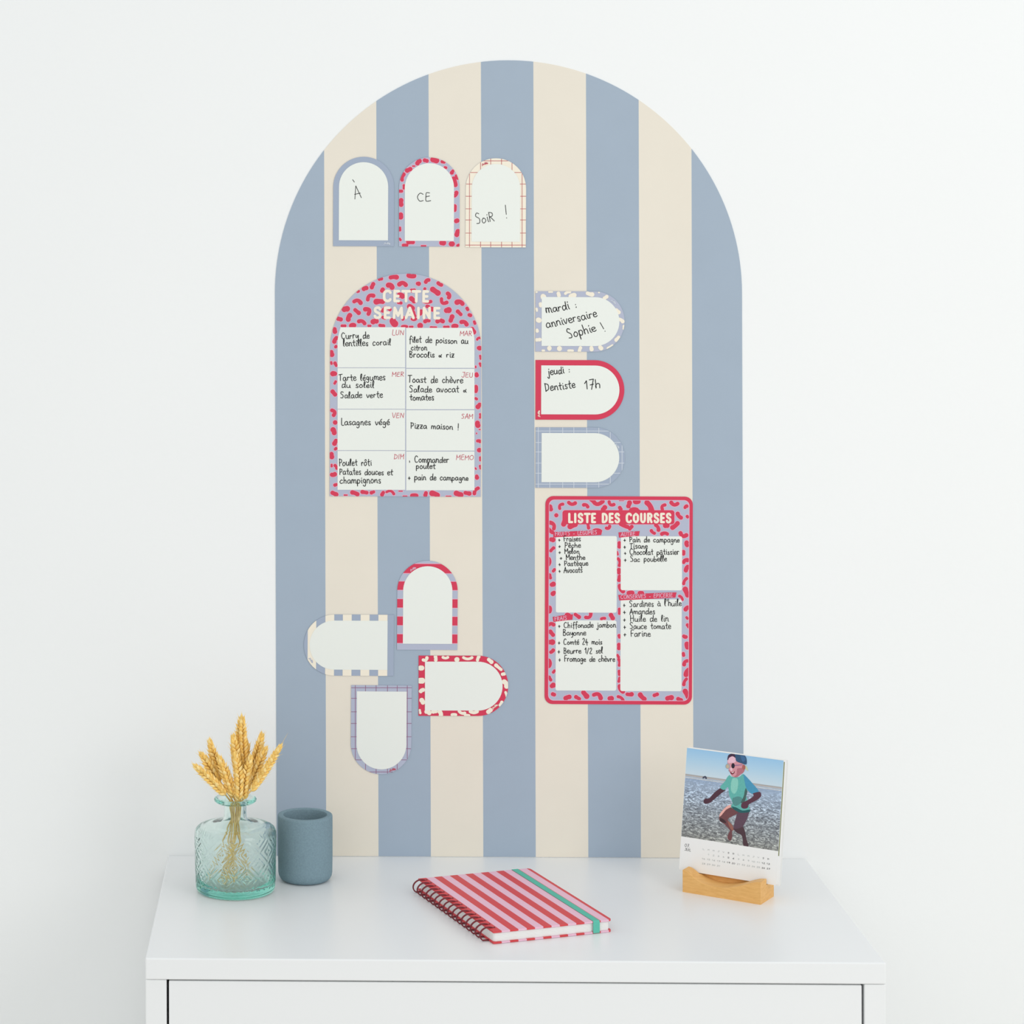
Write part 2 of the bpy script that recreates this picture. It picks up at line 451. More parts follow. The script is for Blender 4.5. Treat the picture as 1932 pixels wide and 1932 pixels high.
# --- the ten small notes
GRP = None
def note(label, d, outer, inner, base, rotd=.25):
    o = archpoly(*outer, d); c = ((outer[0] + outer[2]) / 2, (outer[1] + outer[3]) / 2)
    S = Sheet('magnetic_note', label, 'memo magnet', rot(o, c, rotd), base, 'small memo magnets on the striped arch')
    i = archpoly(*inner, d)
    S.i = rot(i, c, rotd); S.c = c; S.r = rotd
    S.panel('writing_area', S.i, M_WHITE, 3)
    return S
def mark(S, x, y, s, deg, m):
    P = []; squiggle(lambda q: P.append((q, 0)), x, y, s, deg); S.flat('maker_signature', P, [m], 4)

R1 = random.Random(11)
n1 = note('arched memo magnet with a plain slate border reading À, left of the top row', 'U', (628.6, 295.8, 743.4, 464.6), (639.4, 306, 732.2, 453.4), M_SLATE, .2)
n1.ink('handwriting', [('À', (669.6, 375.6), (682.8, 372.8), 24)], M_INK, 1.1, 5, cap=True)
mark(n1, 724.5, 459, .5, 4, M_LINEW)

n2 = note('arched memo magnet with red kidney spots reading CE, middle of the top row', 'U', (752.8, 297, 867, 465.2), (763.6, 308, 856.4, 454.4), M_LAV, .1)
bl = [(870,165,65,-50,.1,40),(935,152,55,15,0,35),(1012,148,75,15,-.1,45),(1085,163,40,10,0,25),(787,232,70,-25,0,40),(733,295,80,-75,.2,30),(745,380,45,90,0,20),(718,417,40,0,0,25),(720,515,75,90,-.1,38),(718,632,60,90,.1,40),(710,745,40,90,0,22),(712,835,30,60,0,18),(805,858,75,5,0,38),(755,885,55,0,.1,25),(915,892,45,0,0,10),(1080,865,60,0,0,45),(1160,875,50,0,0,40),(1215,887,30,-30,0,20),(1105,212,30,20,0,20),(1165,250,45,-60,0,28),(1205,295,45,60,0,22),(1185,335,90,75,.1,35),(1195,445,60,-60,-.3,30),(1187,565,65,90,.1,30),(1203,675,45,-20,-.2,35),(1208,780,75,-70,.1,45),(830,200,25,0,0,10)]
def spots(S, lst, o, s, rim, core, name='spot_pattern', win=None, seed=3):
    A, B = beans(lst, o, s, seed=seed); win = win or S.out
    if rim: S.flat(name + '_rim' if False else 'spot_rims', [(q, 0) for q in A], [rim], 1, win=win)
    S.flat(name, [(q, 0) for q in B], [core], 2, win=win)
spots(n2, bl, (600, 270), 4.6, M_PINK, M_RED)
n2.ink('handwriting', [('CE', (788.5, 380.6), (813.5, 378.6), 15.5)], M_INK, 1.2, 5, cap=True, rnd=R1)

def gridlines(S, xs, ys, m, wd=1.0):
    P = []
    x0 = min(p[0] for p in S.out); x1 = max(p[0] for p in S.out); y0 = min(p[1] for p in S.out); y1 = max(p[1] for p in S.out)
    for x in xs: P.append(([(x - wd / 2, y0), (x + wd / 2, y0), (x + wd / 2, y1), (x - wd / 2, y1)], 0))
    for y in ys: P.append(([(x0, y - wd / 2), (x1, y - wd / 2), (x1, y + wd / 2), (x0, y + wd / 2)], 0))
    S.flat('grid_lines', P, [m], 1, win=S.out)
n3 = note('arched memo magnet with cream border and red grid lines, reading SOIR !', 'U', (878.4, 298.6, 992.2, 466.6), (889.8, 309.4, 981.2, 456), M_PCREAM, .3)
gridlines(n3, [885.7, 906.5, 925.7, 946, 965.8, 984.8], [303.5, 325.5, 347.3, 370.3, 394, 415, 439.8, 462.3], M_LINE, 1.0)
n3.ink('handwriting', [('SoiR', (898.8, 422.6), (933, 417), 19)], M_INK, 1.2, 5, cap=True, rnd=R1)
n3.ink('handwriting', [('!', (953.6, 411), (957.6, 410.6), 24)], M_INK, 1.2, 5, cap=True)
mark(n3, 909, 311, .5, -18, M_DAY)

n4 = note('round-ended memo magnet with pale blue border and cream blotches, mardi anniversaire Sophie', 'R', (1010, 549.6, 1178.2, 663.4), (1021.6, 560.4, 1168.3, 652.7), M_LAV, .2)
spots(n4, [(240,205,80,60,.2,70),(335,143,60,0,0,20),(440,175,70,75,0,45),(555,150,90,-20,.2,30),(620,190,110,-20,.2,65),(845,170,110,15,-.1,50),(150,145,30,0,0,15),(965,150,20,0,0,15),(1050,215,80,-35,0,45),(1205,395,90,40,0,50),(1250,510,100,30,.2,45),(1285,605,60,-85,0,25),(1205,750,90,-50,0,45),(1110,860,100,-30,0,35),(985,870,70,50,-.3,50),(865,880,70,80,-.3,50),(715,890,80,-70,.1,40),(595,905,80,0,.1,25),(450,880,60,90,.2,60),(320,880,60,90,.2,50),(240,905,40,0,0,20),(175,765,80,-5,0,40),(160,645,50,80,0,35),(155,375,50,80,0,25),(180,510,70,20,0,60),(205,310,70,80,0,50)],
      (990, 530), 6.9, None, M_PCREAM)
R2 = random.Random(5)
n4.ink('handwriting', [('mardi :', (1030.5, 591), (1089.5, 580.5), 9), ('anniversaire', (1031.5, 619), (1127, 597.5), 8.5), ('Sophie', (1073, 639), (1125, 624), 9)], M_INK, 1.55, 5, rnd=R2, slant=-.05)
n4.ink('handwriting', [('!', (1139.5, 625), (1142.5, 624), 18)], M_INK, 1.3, 5, cap=True, slant=-.2)
mark(n4, 1153, 566, .45, 38, M_LINEW)

n5 = note('round-ended memo magnet with a solid red border, jeudi dentiste 17h', 'R', (1010, 679.3, 1177.6, 791.8), (1020.8, 689.4, 1168.3, 781.6), M_RED, .15)
n5.ink('handwriting', [('jeudi :', (1034, 707), (1076, 702.5), 7.6), ('Dentiste', (1029, 738), (1085.5, 731), 8), ('17h', (1103.5, 734), (1133, 731), 8.5)], M_INK, 1.55, 5, rnd=R2)
mark(n5, 1016.5, 786, .5, -90, M_PCREAM)

n6 = note('blank round-ended memo magnet with a slate border and white grid, under the red one', 'R', (1010.2, 806.2, 1178.4, 920.2), (1021.4, 816.8, 1168, 909.6), M_SLATE, .15)
gridlines(n6, [1015.3, 1037, 1061.4, 1082.4, 1106.6, 1129.4, 1151, 1173.3], [813, 834.5, 852.4, 873.5, 892.5, 913], M_LINEW, 1.3)
mark(n6, 1161, 837, .45, 50, M_LINEW)

def bars(S, polys, m, name='border_bars'):
    S.flat(name, [(rot(q, S.c, S.r), 0) for q in polys], [m], 1, win=S.out)
def rc(x0, y0, x1, y1): return [(x0, y0), (x1, y0), (x1, y1), (x0, y1)]
n7 = note('blank arched memo magnet with red and lavender banded border, topmost of the lower cluster', 'U', (749.3, 1057.6, 863.2, 1225.6), (760.4, 1067.9, 853.2, 1214.2), M_LAV, .3)
bars(n7, [rc(749, 1063.6, 864, 1081.2), rc(749, 1096.8, 864, 1112.8), rc(749, 1130, 864, 1146.2), rc(749, 1163, 864, 1179.4), rc(749, 1196.3, 864, 1213)], M_RED)
bars(n7, [rc(749, y - .6, 864, y + .6) for y in (1063, 1081.8, 1096.2, 1113.4, 1129.4, 1146.8, 1162.4, 1180, 1195.7, 1213.6)], M_PINK, 'border_bar_edges')
mark(n7, 774, 1076, .5, -30, M_PINK)
n8 = note('blank memo magnet with round end to the left and cream border with slate bars', 'L', (573.4, 1159, 742.8, 1274.4), (584, 1170.4, 731, 1263), M_SLATE, .3)
bars(n8, [rc(580.5, 1150, 596.5, 1290), rc(613.7, 1150, 630.4, 1290), rc(646.6, 1150, 663.3, 1290), rc(680.1, 1150, 697, 1290), rc(713.6, 1150, 730.8, 1290)], M_PCREAM)
mark(n8, 584, 1241, .45, 55, M_LAV)
n9 = note('blank memo magnet with round end to the right, red border and cream blotches', 'R', (789.6, 1236.6, 958.6, 1350.2), (801.6, 1247.8, 948, 1340), M_RED, .1)
spots(n9, [(1065,895,60,-30,-.6,25),(1030,965,55,0,0,45),(1030,1070,60,0,0,45),(1035,1150,50,-30,.3,28),(1040,1240,60,60,.2,40),(1020,1325,40,80,0,15),(1150,885,55,85,.1,28),(1230,880,60,0,-.3,20),(1325,895,40,0,0,38),(1415,885,90,0,-.3,20),(1500,885,55,-70,.1,25),(1600,905,60,40,0,30),(1670,960,80,40,0,25),(1710,1015,40,-10,0,26),(1730,1095,80,60,.3,38),(1735,1185,60,70,0,20),(1690,1260,50,-60,0,22),(1595,1320,55,-40,0,32),(1085,1330,60,20,.2,35),(1140,1325,50,0,0,30),(1190,1340,60,70,.3,30),(1300,1350,50,0,.2,20),(1365,1335,70,20,-.3,22),(1410,1355,50,0,.2,15),(1465,1330,80,0,-.3,25)],
      (560, 1040), 4.39, None, M_PCREAM)
mark(n9, 929, 1336, .5, -38, M_PCREAM)
n10 = note('blank memo magnet with its round end down, lavender border and plum grid lines', 'D', (662, 1292.6, 776.2, 1460.2), (672.8, 1304, 766.8, 1451), M_LAV, .4)
gridlines(n10, [670.3, 689.6, 709.6, 731, 749.3, 768.3], [1297, 1317, 1342.4, 1364.3, 1389.5, 1412, 1433, 1455.8], M_LINEP, 1.0)
mark(n10, 735, 1453, .5, -14, M_DAY)

# --- weekly planner
SZ = 6.0375
pl_out = archpoly(622.6, 516.2, 907.6, 936.4, 'U', 64)
pl_out = rot(pl_out, (765, 730), .22)
PLN = Sheet('weekly_planner', 'large arched magnetic weekly meal planner with red kidney spots headed CETTE SEMAINE', 'planner', pl_out, M_LAV)
hb = [(800,138,115,-3,.12,48),(1002,125,105,5,-.2,45),(650,160,60,-15,0,35),(560,235,90,-65,0,50),(475,265,75,-20,.2,45),(765,235,100,30,.5,52),(903,212,125,5,.5,52),(1080,212,55,10,0,42),(1180,178,80,-35,.4,42),(1325,218,80,30,-.2,40),(395,300,40,-20,0,30),(672,285,60,-60,.2,45),(530,360,120,-35,.6,42),(390,412,120,12,.5,45),(640,415,130,0,.1,58),(885,345,95,20,.3,60),(1020,290,70,0,0,40),(1155,275,40,-80,0,30),(1275,298,130,35,0,58),(1430,345,85,75,.5,40),(1365,420,110,35,-.8,38),(1555,425,115,15,.4,52),(1018,395,90,40,0,48),(255,500,90,-10,.1,58),(383,528,95,40,0,42),(510,520,110,55,.9,46),(290,595,100,-70,.2,52),(185,615,80,15,0,52),(440,645,110,20,.4,42),(585,640,95,-10,.2,58),(690,505,90,-45,0,48),(750,500,60,30,0,40),(870,430,60,10,0,30),(1185,420,110,0,-.2,35),(800,655,110,55,-.3,72),(1415,515,85,-10,0,60),(1548,545,90,45,0,42),(1640,500,50,60,0,35),(1668,570,55,20,0,42),(1458,610,95,-70,0,48),(1330,635,110,0,.3,50),(1180,635,85,-10,.2,42),(1100,690,65,0,0,60),(1605,655,110,25,.4,46),(1722,655,50,70,0,30),(335,685,80,-10,.4,50),(230,692,65,0,0,30),(525,692,45,0,0,25),(665,690,80,10,0,40),(925,697,80,0,.2,28),(1000,702,50,0,0,20),(1255,709,80,0,0,20),(1400,705,70,0,0,25),(1500,692,80,-5,.3,45),(1702,745,90,65,0,52),(1000,480,90,30,.2,50),(1240,500,60,60,.2,46),(1030,560,90,70,0,45),(910,610,50,-60,0,30),(1030,620,70,0,-.4,28),(1110,540,70,-70,0,40),(1190,470,50,0,0,35),(690,600,60,20,0,35),
      (130,745,75,80,0,48),(135,850,95,-60,.2,48),(142,930,42,-40,0,35),(95,1005,80,80,0,50),(92,1115,38,80,0,22),(140,1130,65,60,0,36),(120,1235,75,0,.3,52),(1765,835,60,-30,.4,25),(1775,945,60,10,0,50),(1788,1050,55,80,0,22),(1788,1135,50,70,0,24),(1735,1160,28,90,0,14),(1745,1248,55,80,0,42)]
lb = [(120,310,95,50,0,52),(135,190,52,-60,0,30),(120,530,98,70,.7,40),(135,645,42,0,0,44),(120,745,95,70,.2,58),(135,870,82,-60,.1,48),(140,945,42,-40,0,30),(95,1020,82,85,0,50),(95,1135,38,90,0,20),(145,1150,72,60,.2,34),(115,1240,82,-10,-.3,50),(140,1355,52,-20,0,35),(125,1455,95,25,0,50),(1740,265,88,90,.2,38),(1740,375,38,30,0,25),(1770,455,78,-50,0,48),(1787,570,58,90,.2,20),(1755,665,84,80,-.3,56),(1770,855,62,10,.3,35),(1775,960,54,0,0,50),(1787,1060,52,90,0,20),(1787,1155,50,80,0,22),(1735,1170,25,60,0,14),(1748,1265,58,80,0,42),(1735,1420,115,-55,.3,42),(1780,725,20,0,0,8),(1745,770,14,80,0,8),
      (360,1450,112,20,.1,52),(470,1440,92,10,0,42),(560,1440,62,-20,0,35),(675,1455,68,-60,.1,42),(765,1435,112,15,.5,28),(1035,1475,92,0,.2,42),(930,1485,52,0,0,14),(1165,1460,64,-75,0,40),(1270,1460,122,20,.1,58),(1540,1460,112,20,0,58),(1640,1450,92,10,0,46),(255,1472,42,0,0,12),(1425,1487,62,0,0,12),(880,1427,45,0,0,8)]
A1, B1 = beans(hb, (610, 500), SZ, seed=1); A2, B2 = beans(lb, (610, 690), SZ, seed=90)
PLN.flat('spot_rims', [(q, 0) for q in A1 + A2], [M_PINK], 1, win=pl_out)
PLN.flat('spot_pattern', [(q, 0) for q in B1 + B2], [M_RED], 2, win=pl_out)
PLN.ink('title_lettering', [('CETTE', (724, 567.5), (809, 568.5), 18.6), ('SEMAINE', (706, 599), (830.5, 600), 18.6)], M_PCREAM, 5.3, 4, F=K, cap=True, gap=4.5, label='cream block letters CETTE SEMAINE')
inner_arch = rot(archpoly(635.6, 528, 896.2, 980, 'U', 64), (765, 730), .22)
rows = [(617.6, 693.2), (694.6, 771.2), (772.6, 849.2), (850.6, 923.8)]
days = [('LUN', 'MAR'), ('MER', 'JEU'), ('VEN', 'SAM'), ('DIM', 'MEMO')]
daypos = {'LUN': (740, 631.8, 761.8), 'MAR': (867.2, 633.2, 890), 'MER': (739.2, 710.2, 761.8), 'JEU': (870.6, 711.8, 891.8), 'VEN': (739.4, 788.2, 761.8),
          'SAM': (870, 789.6, 891.8), 'DIM': (743.3, 865.8, 761.8), 'MEMO': (860.2, 867.4, 892.6)}
txt = {
 'LUN': [('Curry de', (644.5, 639), (697, 638), 6.6), ('lentilles corail', (647.5, 653.4), (737.5, 650.6), 6.4)],
 'MAR': [('filet de poisson au', (771.8, 645.8), (883, 648.4), 6.2), ('citron', (775.8, 660.8), (805.6, 660.8), 5.8), ('Brocolis & riz', (772.4, 674.4), (857, 673.8), 6)],
 'MER': [('Tarte légumes', (639.4, 717.8), (727, 716.8), 6.6), ('du soleil', (644.8, 731.4), (706, 731), 6.2), ('Salade verte', (642.4, 751), (722, 750), 6.6)],
 'JEU': [('Toast de chèvre', (770, 721), (873.4, 722.4), 6.6), ('Salade avocat &', (772.4, 739.6), (880, 739.6), 6.6), ('tomates', (773.2, 754.8), (818.8, 754.8), 6.4)],
 'VEN': [('Lasagnes végé', (644, 801.6), (735, 801.6), 6.6)],
 'SAM': [('Pizza maison !', (774.8, 808), (866, 810.4), 6.2)],
 'DIM': [('Poulet rôti', (640, 878.4), (701, 878), 6.6), ('Patates douces et', (640.8, 895), (741, 896), 6.4), ('champignons', (641.6, 912), (718.6, 911), 7)],
 'MEMO': [(',', (771.6, 873), (774.4, 873), 7), ('Commander', (782.4, 872.4), (846.8, 872.4), 6.4), ('poulet', (784.8, 883.8), (821.4, 883.8), 6), ('+ pain de campagne', (770, 905), (883.4, 906), 6)]}
R3 = random.Random(8)
for ri, (ya, yb) in enumerate(rows):
    for ci, (xa, xb) in enumerate([(636.8, 764.4), (766.2, 895)]):
        dy = .9 if ci else 0
        q = rc(xa, ya + dy - (.35 if ci == 0 else 0), xb, yb + dy)
        q = clip(q, inner_arch)
        cell = PLN.panel('writing_cell', q, M_WHITE, 3)
        dn = days[ri][ci]; cell['label'] = 'writing cell for ' + dn
        x, y, x2 = daypos[dn]
        PLN.ink('day_name', [(dn, (x, y), (x2, y), 9.2)], M_DAY, 1.0, 4, par=cell, cap=True, slant=.12, rnd=R3)
        PLN.ink('handwriting', txt[dn], M_INK, 1.4, 5, par=cell, rnd=R3)

# --- shopping list
ls_out = rot(rrect(1028, 936.2, 1306, 1328.4, 15), (1167, 1132), .25)
LST = Sheet('shopping_list_board', 'large rectangular red-rimmed magnetic shopping list headed LISTE DES COURSES', 'shopping list', ls_out, M_RED)
ls_in = rot(rrect(1035.6, 943.8, 1298.8, 1320.8, 10), (1167, 1132), .25)
LST.flat('pattern_ground', [(rot(rrect(1034.6, 942.8, 1299.8, 1321.8, 10.5), (1167, 1132), .25), 0)], [M_PINK], .2)
LST.flat('pattern_ground', [(ls_in, 0)], [M_LAV], .5)
ta = [(285,205,95,-55,.6,35),(415,180,115,5,-.4,42),(575,200,85,25,.4,35),(235,313,45,0,0,40),(700,165,170,15,-.7,50),(640,140,60,30,0,40),(860,185,100,30,-.6,38),(965,235,60,60,0,40),(1065,190,90,-70,-.1,50),(1155,160,90,0,-.3,56),(1300,210,160,60,.2,60),(780,235,80,-50,0,50),(1120,250,110,0,.3,50),(1450,215,95,-60,.6,38),(1580,185,115,10,-.5,42),(1710,215,60,-40,.4,35),(1635,320,100,50,-.2,42),(1730,330,40,60,0,30),(1590,430,130,-40,-.1,56),(170,230,80,70,0,50),(200,425,120,60,.5,42),(330,380,130,-75,0,60),(425,430,120,-20,0,56),(600,430,90,80,0,35),(830,455,80,-30,-.6,38),(1010,430,130,25,-.1,46),(1085,455,70,-50,0,36),(1390,450,100,60,.3,38),(1490,430,70,0,0,50),(1335,505,80,40,-.2,35),(1470,520,100,0,.3,38),(1680,540,110,20,-.6,40),(170,490,100,40,-.1,46),(700,490,110,0,.3,50),(190,590,70,10,0,50),(190,700,80,-45,.1,35),(150,840,110,90,.4,56),(210,940,50,-50,0,30),(165,1010,70,70,0,38),(195,1100,70,-20,0,52),(205,1200,65,-45,0,48),
      (955,650,80,90,0,38),(955,845,110,80,.3,33),(950,950,70,90,0,38),(955,1030,80,-80,0,38),(972,1150,120,60,-.3,46),(930,745,50,70,0,25),
      (1720,640,80,80,-.4,48),(1685,740,60,90,0,38),(1705,830,90,-30,.4,42),(1720,920,90,-60,.3,48),(1700,1060,100,-60,.2,34),(1718,1190,130,70,0,56),(1660,1250,80,50,.3,28),(980,140,60,0,0,20),(1080,1195,90,0,.2,50),(1200,1195,70,0,.2,40)]
tb = [(160,300,90,90,.3,56),(180,465,90,0,.4,38),(185,570,90,50,0,42),(170,670,100,0,0,56),(190,775,75,-40,-.2,42),(155,910,110,90,.4,60),(210,1005,50,-50,0,30),(165,1085,70,60,0,35),(195,1165,70,-30,0,52),(205,1265,65,20,0,48),
      (955,320,80,90,0,30),(955,605,50,80,0,33),(950,720,80,90,0,38),(940,830,50,60,0,25),(955,900,100,85,.2,33),(955,1020,70,85,0,33),(955,1100,70,-70,0,33),(972,1205,115,60,-.3,46),
      (370,365,70,0,0,56),(475,370,90,35,0,38),(610,375,110,-40,-.6,36),(770,400,70,-10,.2,33),(870,380,85,60,0,44),
      (1720,285,75,-40,.3,44),(1725,395,40,50,0,26),(1738,485,60,60,.2,36),(1700,610,66,20,-.4,42),(1725,710,84,80,-.2,48),(1685,810,52,80,0,33),(1705,900,92,-50,.4,38),(1725,1010,112,-60,.3,48),(1700,1120,102,-65,.2,33),(1722,1260,132,60,0,60),
      (365,1300,95,-20,.1,52),(480,1305,80,30,0,38),(565,1265,112,50,0,56),(710,1275,132,25,.6,46),(855,1310,72,0,.2,52),(975,1310,112,40,.3,36),(1070,1265,92,0,-.1,42),(1215,1295,122,45,-.1,56),(1370,1270,72,-20,0,38),(1525,1305,102,-10,.1,56),(1640,1325,82,30,0,48)]
A1, B1 = beans(ta, (1010, 920), SZ, seed=200); A2, B2 = beans(tb, (1010, 1100), SZ, seed=300)
title = rrect(1061, 962.3, 1272, 988.8, 5)
LST.flat('spot_rims', [(q, 0) for q in A1 + A2] + [(rrect(1060, 961.3, 1273, 989.8, 5.5), 0)], [M_PINK], 1, win=ls_in)
LST.flat('spot_pattern', [(q, 0) for q in B1 + B2], [M_RED], 2, win=ls_in)
LST.panel('title_plate', title, M_RED, 3.1)
LST.ink('title_lettering', [('LISTE DES COURSES', (1073, 984.6), (1266, 984.6), 15.4)], M_PCREAM, 4.3, 4, F=K, cap=True, gap=4.5, label='cream block letters LISTE DES COURSES')
boxes = [('FRUITS - LÉGUMES', (1048.4, 1011, 1163.2, 1155.6), [(1043, 1003.5), (1090, 1001.5), (1136, 999.6), (1134, 1009), (1100, 1010.5), (1044, 1013.5)], (1047, 1010.3, 1126, 1007.3),
   [('+ Fraises', (1053.4, 1021.4), (1095.4, 1020.4), 5.4), ('+ Pêche', (1053.6, 1033.4), (1095.4, 1032.8), 5.4), ('+ Melon', (1054, 1045), (1092.8, 1044), 5.4), ('+ Menthe', (1056.4, 1056), (1103.6, 1055.4), 5.4), ('+ Pastèque', (1053.8, 1067.4), (1109.4, 1066.6), 5.4), ('+ Avocats', (1054, 1080.2), (1098.6, 1079.4), 5.4)]),
  ('AUTRE', (1170.6, 1011.2, 1286.2, 1113), [(1166.5, 1004), (1190, 1002.4), (1206.5, 1001.6), (1205, 1010.6), (1190, 1011.8), (1167.5, 1014)], (1171, 1011.6, 1198, 1010.2),
   [('+ Pain de campagne', (1176.6, 1022), (1281.6, 1022.8), 5.6), ('+ Tisane', (1176.4, 1035), (1221.4, 1034.4), 5.6), ('+ Chocolat pâtissier', (1177.4, 1046.4), (1281, 1045.6), 5.6), ('+ Sac poubelle', (1177.4, 1059.2), (1257.6, 1058.6), 5.6)]),
  ('FRAIS', (1048.4, 1170, 1163, 1302.6), [(1042.4, 1163.4), (1060, 1160.6), (1080.6, 1158.6), (1079.6, 1168.6), (1062, 1170.6), (1044, 1172.8)], (1046.4, 1170.8, 1069.4, 1168.6),
   [('+ Chiffonade jambon', (1053, 1184), (1161.8, 1183), 5.6), ('Bayonne', (1062.2, 1198.4), (1105.4, 1197.8), 5.6), ('+ Comté 24 mois', (1053, 1215.6), (1136, 1215), 5.6), ('+ Beurre 1/2 sel', (1052.4, 1232.4), (1136.8, 1232), 5.8), ('+ Fromage de chèvre', (1054, 1247.6), (1160, 1247.6), 5.8)]),
  ('CONSERVES - ÉPICERIE', (1170.6, 1130, 1286, 1303.2), [(1166, 1122), (1220, 1119), (1276, 1117), (1274, 1127), (1220, 1129.8), (1168, 1132.4)], (1170.8, 1129.4, 1268.6, 1125.8),
   [("+ Sardines à l'huile", (1175.6, 1144.6), (1285.2, 1142.6), 6.2), ('+ Amandes', (1175.8, 1158.2), (1235.4, 1158), 6), ('+ Huile de lin', (1175.8, 1172.2), (1261, 1171.6), 6), ('+ Sauce tomate', (1176.4, 1186.2), (1265.4, 1185.8), 6), ('+ Farine', (1176.4, 1200.4), (1227, 1199.8), 6)])]
for name, bx, tab, tp, lines in boxes:
    cell = LST.panel('writing_panel', rot(rrect(*bx, 3.5), (1167, 1132), .2), M_WHITE, 3)
    cell['label'] = 'white writing panel for ' + name
    LST.panel('heading_tab', tab, M_RED, 4, par=cell)
    LST.ink('heading_lettering', [(name, (tp[0], tp[1]), (tp[2], tp[3]), 7.4)], M_PINK, 1.0, 5, par=cell, cap=True, slant=.06)
    LST.ink('handwriting', lines, M_INK, 1.3, 5, par=cell, rnd=R3)

# ------------------------------------------------------------------ lathe objects
def lathe_rows(prof, c, n=96, f=None):
    rows = []
    for i, (r, h) in enumerate(prof):
        rows.append([(c[0] + (r + (f(k / n, h) if f else 0)) * math.cos(2 * math.pi * k / n), c[1] + (r + (f(k / n, h) if f else 0)) * math.sin(2 * math.pi * k / n), c[2] + h) for k in range(n)])
    return rows
def dense(prof, step):
    out = [prof[0]]
    for a, b_ in zip(prof, prof[1:]):
        L = math.hypot(a[0] - b_[0], a[1] - b_[1]); n = max(1, int(round(L / step)))
        out += [(a[0] + (b_[0] - a[0]) * t / n, a[1] + (b_[1] - a[1]) * t / n) for t in range(1, n + 1)]
    return out

# glass bottle vase
vc = on_desk(444.5, 1680); vc = np.array([vc[0], vc[1], DESK + .0003])
vase = thing('glass_bottle_vase', 'squat pale aqua glass bottle with diamond relief holding dried wheat', 'vase', vc)
def relief(u, h):
    if h < .009 or h > .0705: return 0.0
    e = min(1, (h - .009) / .002, (.0705 - h) / .002)
    U = u * 10; V = (h - .009) / .0305
    a = (U + V) % 1 - .5; b_ = (U - V) % 1 - .5
    m = max(abs(a), abs(b_))
    g = math.cos(m * 2 * math.pi * 4.0 + math.pi)
    g = max(-.2, min(.75, g * 1.4))
    return .00036 * g * e
outer = [(.0001, .0012), (.030, .0010), (.040, 0), (.0445, .0006), (.0468, .0026), (.0477, .006)]
body = dense([(.0477, .006), (.0480, .02), (.0488, .06), (.0489, .0700)], .00075)[1:]
sh = [(.0484, .0725), (.0470, .0752), (.0440, .0775), (.0390, .0792), (.0320, .0808), (.0240, .0824), (.0185, .0838), (.0152, .0856), (.0138, .0880), (.0134, .092), (.0134, .1035),
      (.0145, .1050), (.0190, .1052), (.0232, .1062), (.0252, .1080), (.0256, .1098), (.0246, .1114), (.0222, .1120), (.0180, .1112), (.0140, .1098), (.0117, .1080),
      (.0108, .1050), (.0106, .094), (.0110, .0885), (.0128, .0848), (.0200, .0803), (.0320, .0780), (.0405, .0764), (.0440, .0742), (.0452, .0712), (.0449, .055), (.0442, .020), (.0430, .0125), (.0395, .0092), (.030, .0082), (.012, .0085), (.0001, .0088)]
b = MB()
N = 520
prof = outer + body + sh
b.grid(lathe_rows(prof, vc, N, relief), closed=True)
# the relief must only act on the outer wall: rebuild rows for the rest
rows_n = len(prof); nv = N
inner_start = len(outer) + len(body)
pl_rows = lathe_rows(prof, vc, N)
for i in list(range(0, len(outer))) + list(range(inner_start, rows_n)):
    b.v[i * nv:(i + 1) * nv] = [tuple(p) for p in pl_rows[i]]
mg = bpy.data.materials.new('aqua_glass'); mg.use_nodes = True
nt = mg.node_tree; pb = nt.nodes['Principled BSDF']
pb.inputs['Base Color'].default_value = (0.96, 1.0, 0.985, 1); pb.inputs['Transmission Weight'].default_value = 1
pb.inputs['Roughness'].default_value = .03; pb.inputs['IOR'].default_value = 1.45
va = nt.nodes.new('ShaderNodeVolumeAbsorption'); va.inputs['Color'].default_value = (0.10, .82, .70, 1); va.inputs['Density'].default_value = 15
nt.links.new(va.outputs[0], nt.nodes['Material Output'].inputs['Volume'])
bo = b.build('bottle_body', mg, vase)

# blue concrete pot
pc = on_desk(576, 1659.5); pc = np.array([pc[0], pc[1], DESK])
pprof = [(.0001, .0), (.024, .0), (.0275, .0009), (.0305, .0032), (.0323, .0065), (.0330, .0105), (.0334, .03), (.0335, .0772), (.0333, .0787), (.0328, .0795), (.0318, .0799), (.0276, .0799), (.0268, .0796), (.0265, .0788), (.0264, .07), (.026, .02), (.024, .012), (.018, .009), (.0001, .0085)]
mp = mat('blue_concrete', rgb(128, 152, 163), .95, .15, noise=.08, nscale=520, bump=.5, bscale=900)
pot = thing('concrete_pot', 'small slate blue concrete cylinder pot standing right of the glass bottle', 'pot', pc)
b = MB(); b.grid(lathe_rows(dense(pprof, .004), pc, 96), closed=True); b.build('pot_body', mp, pot)

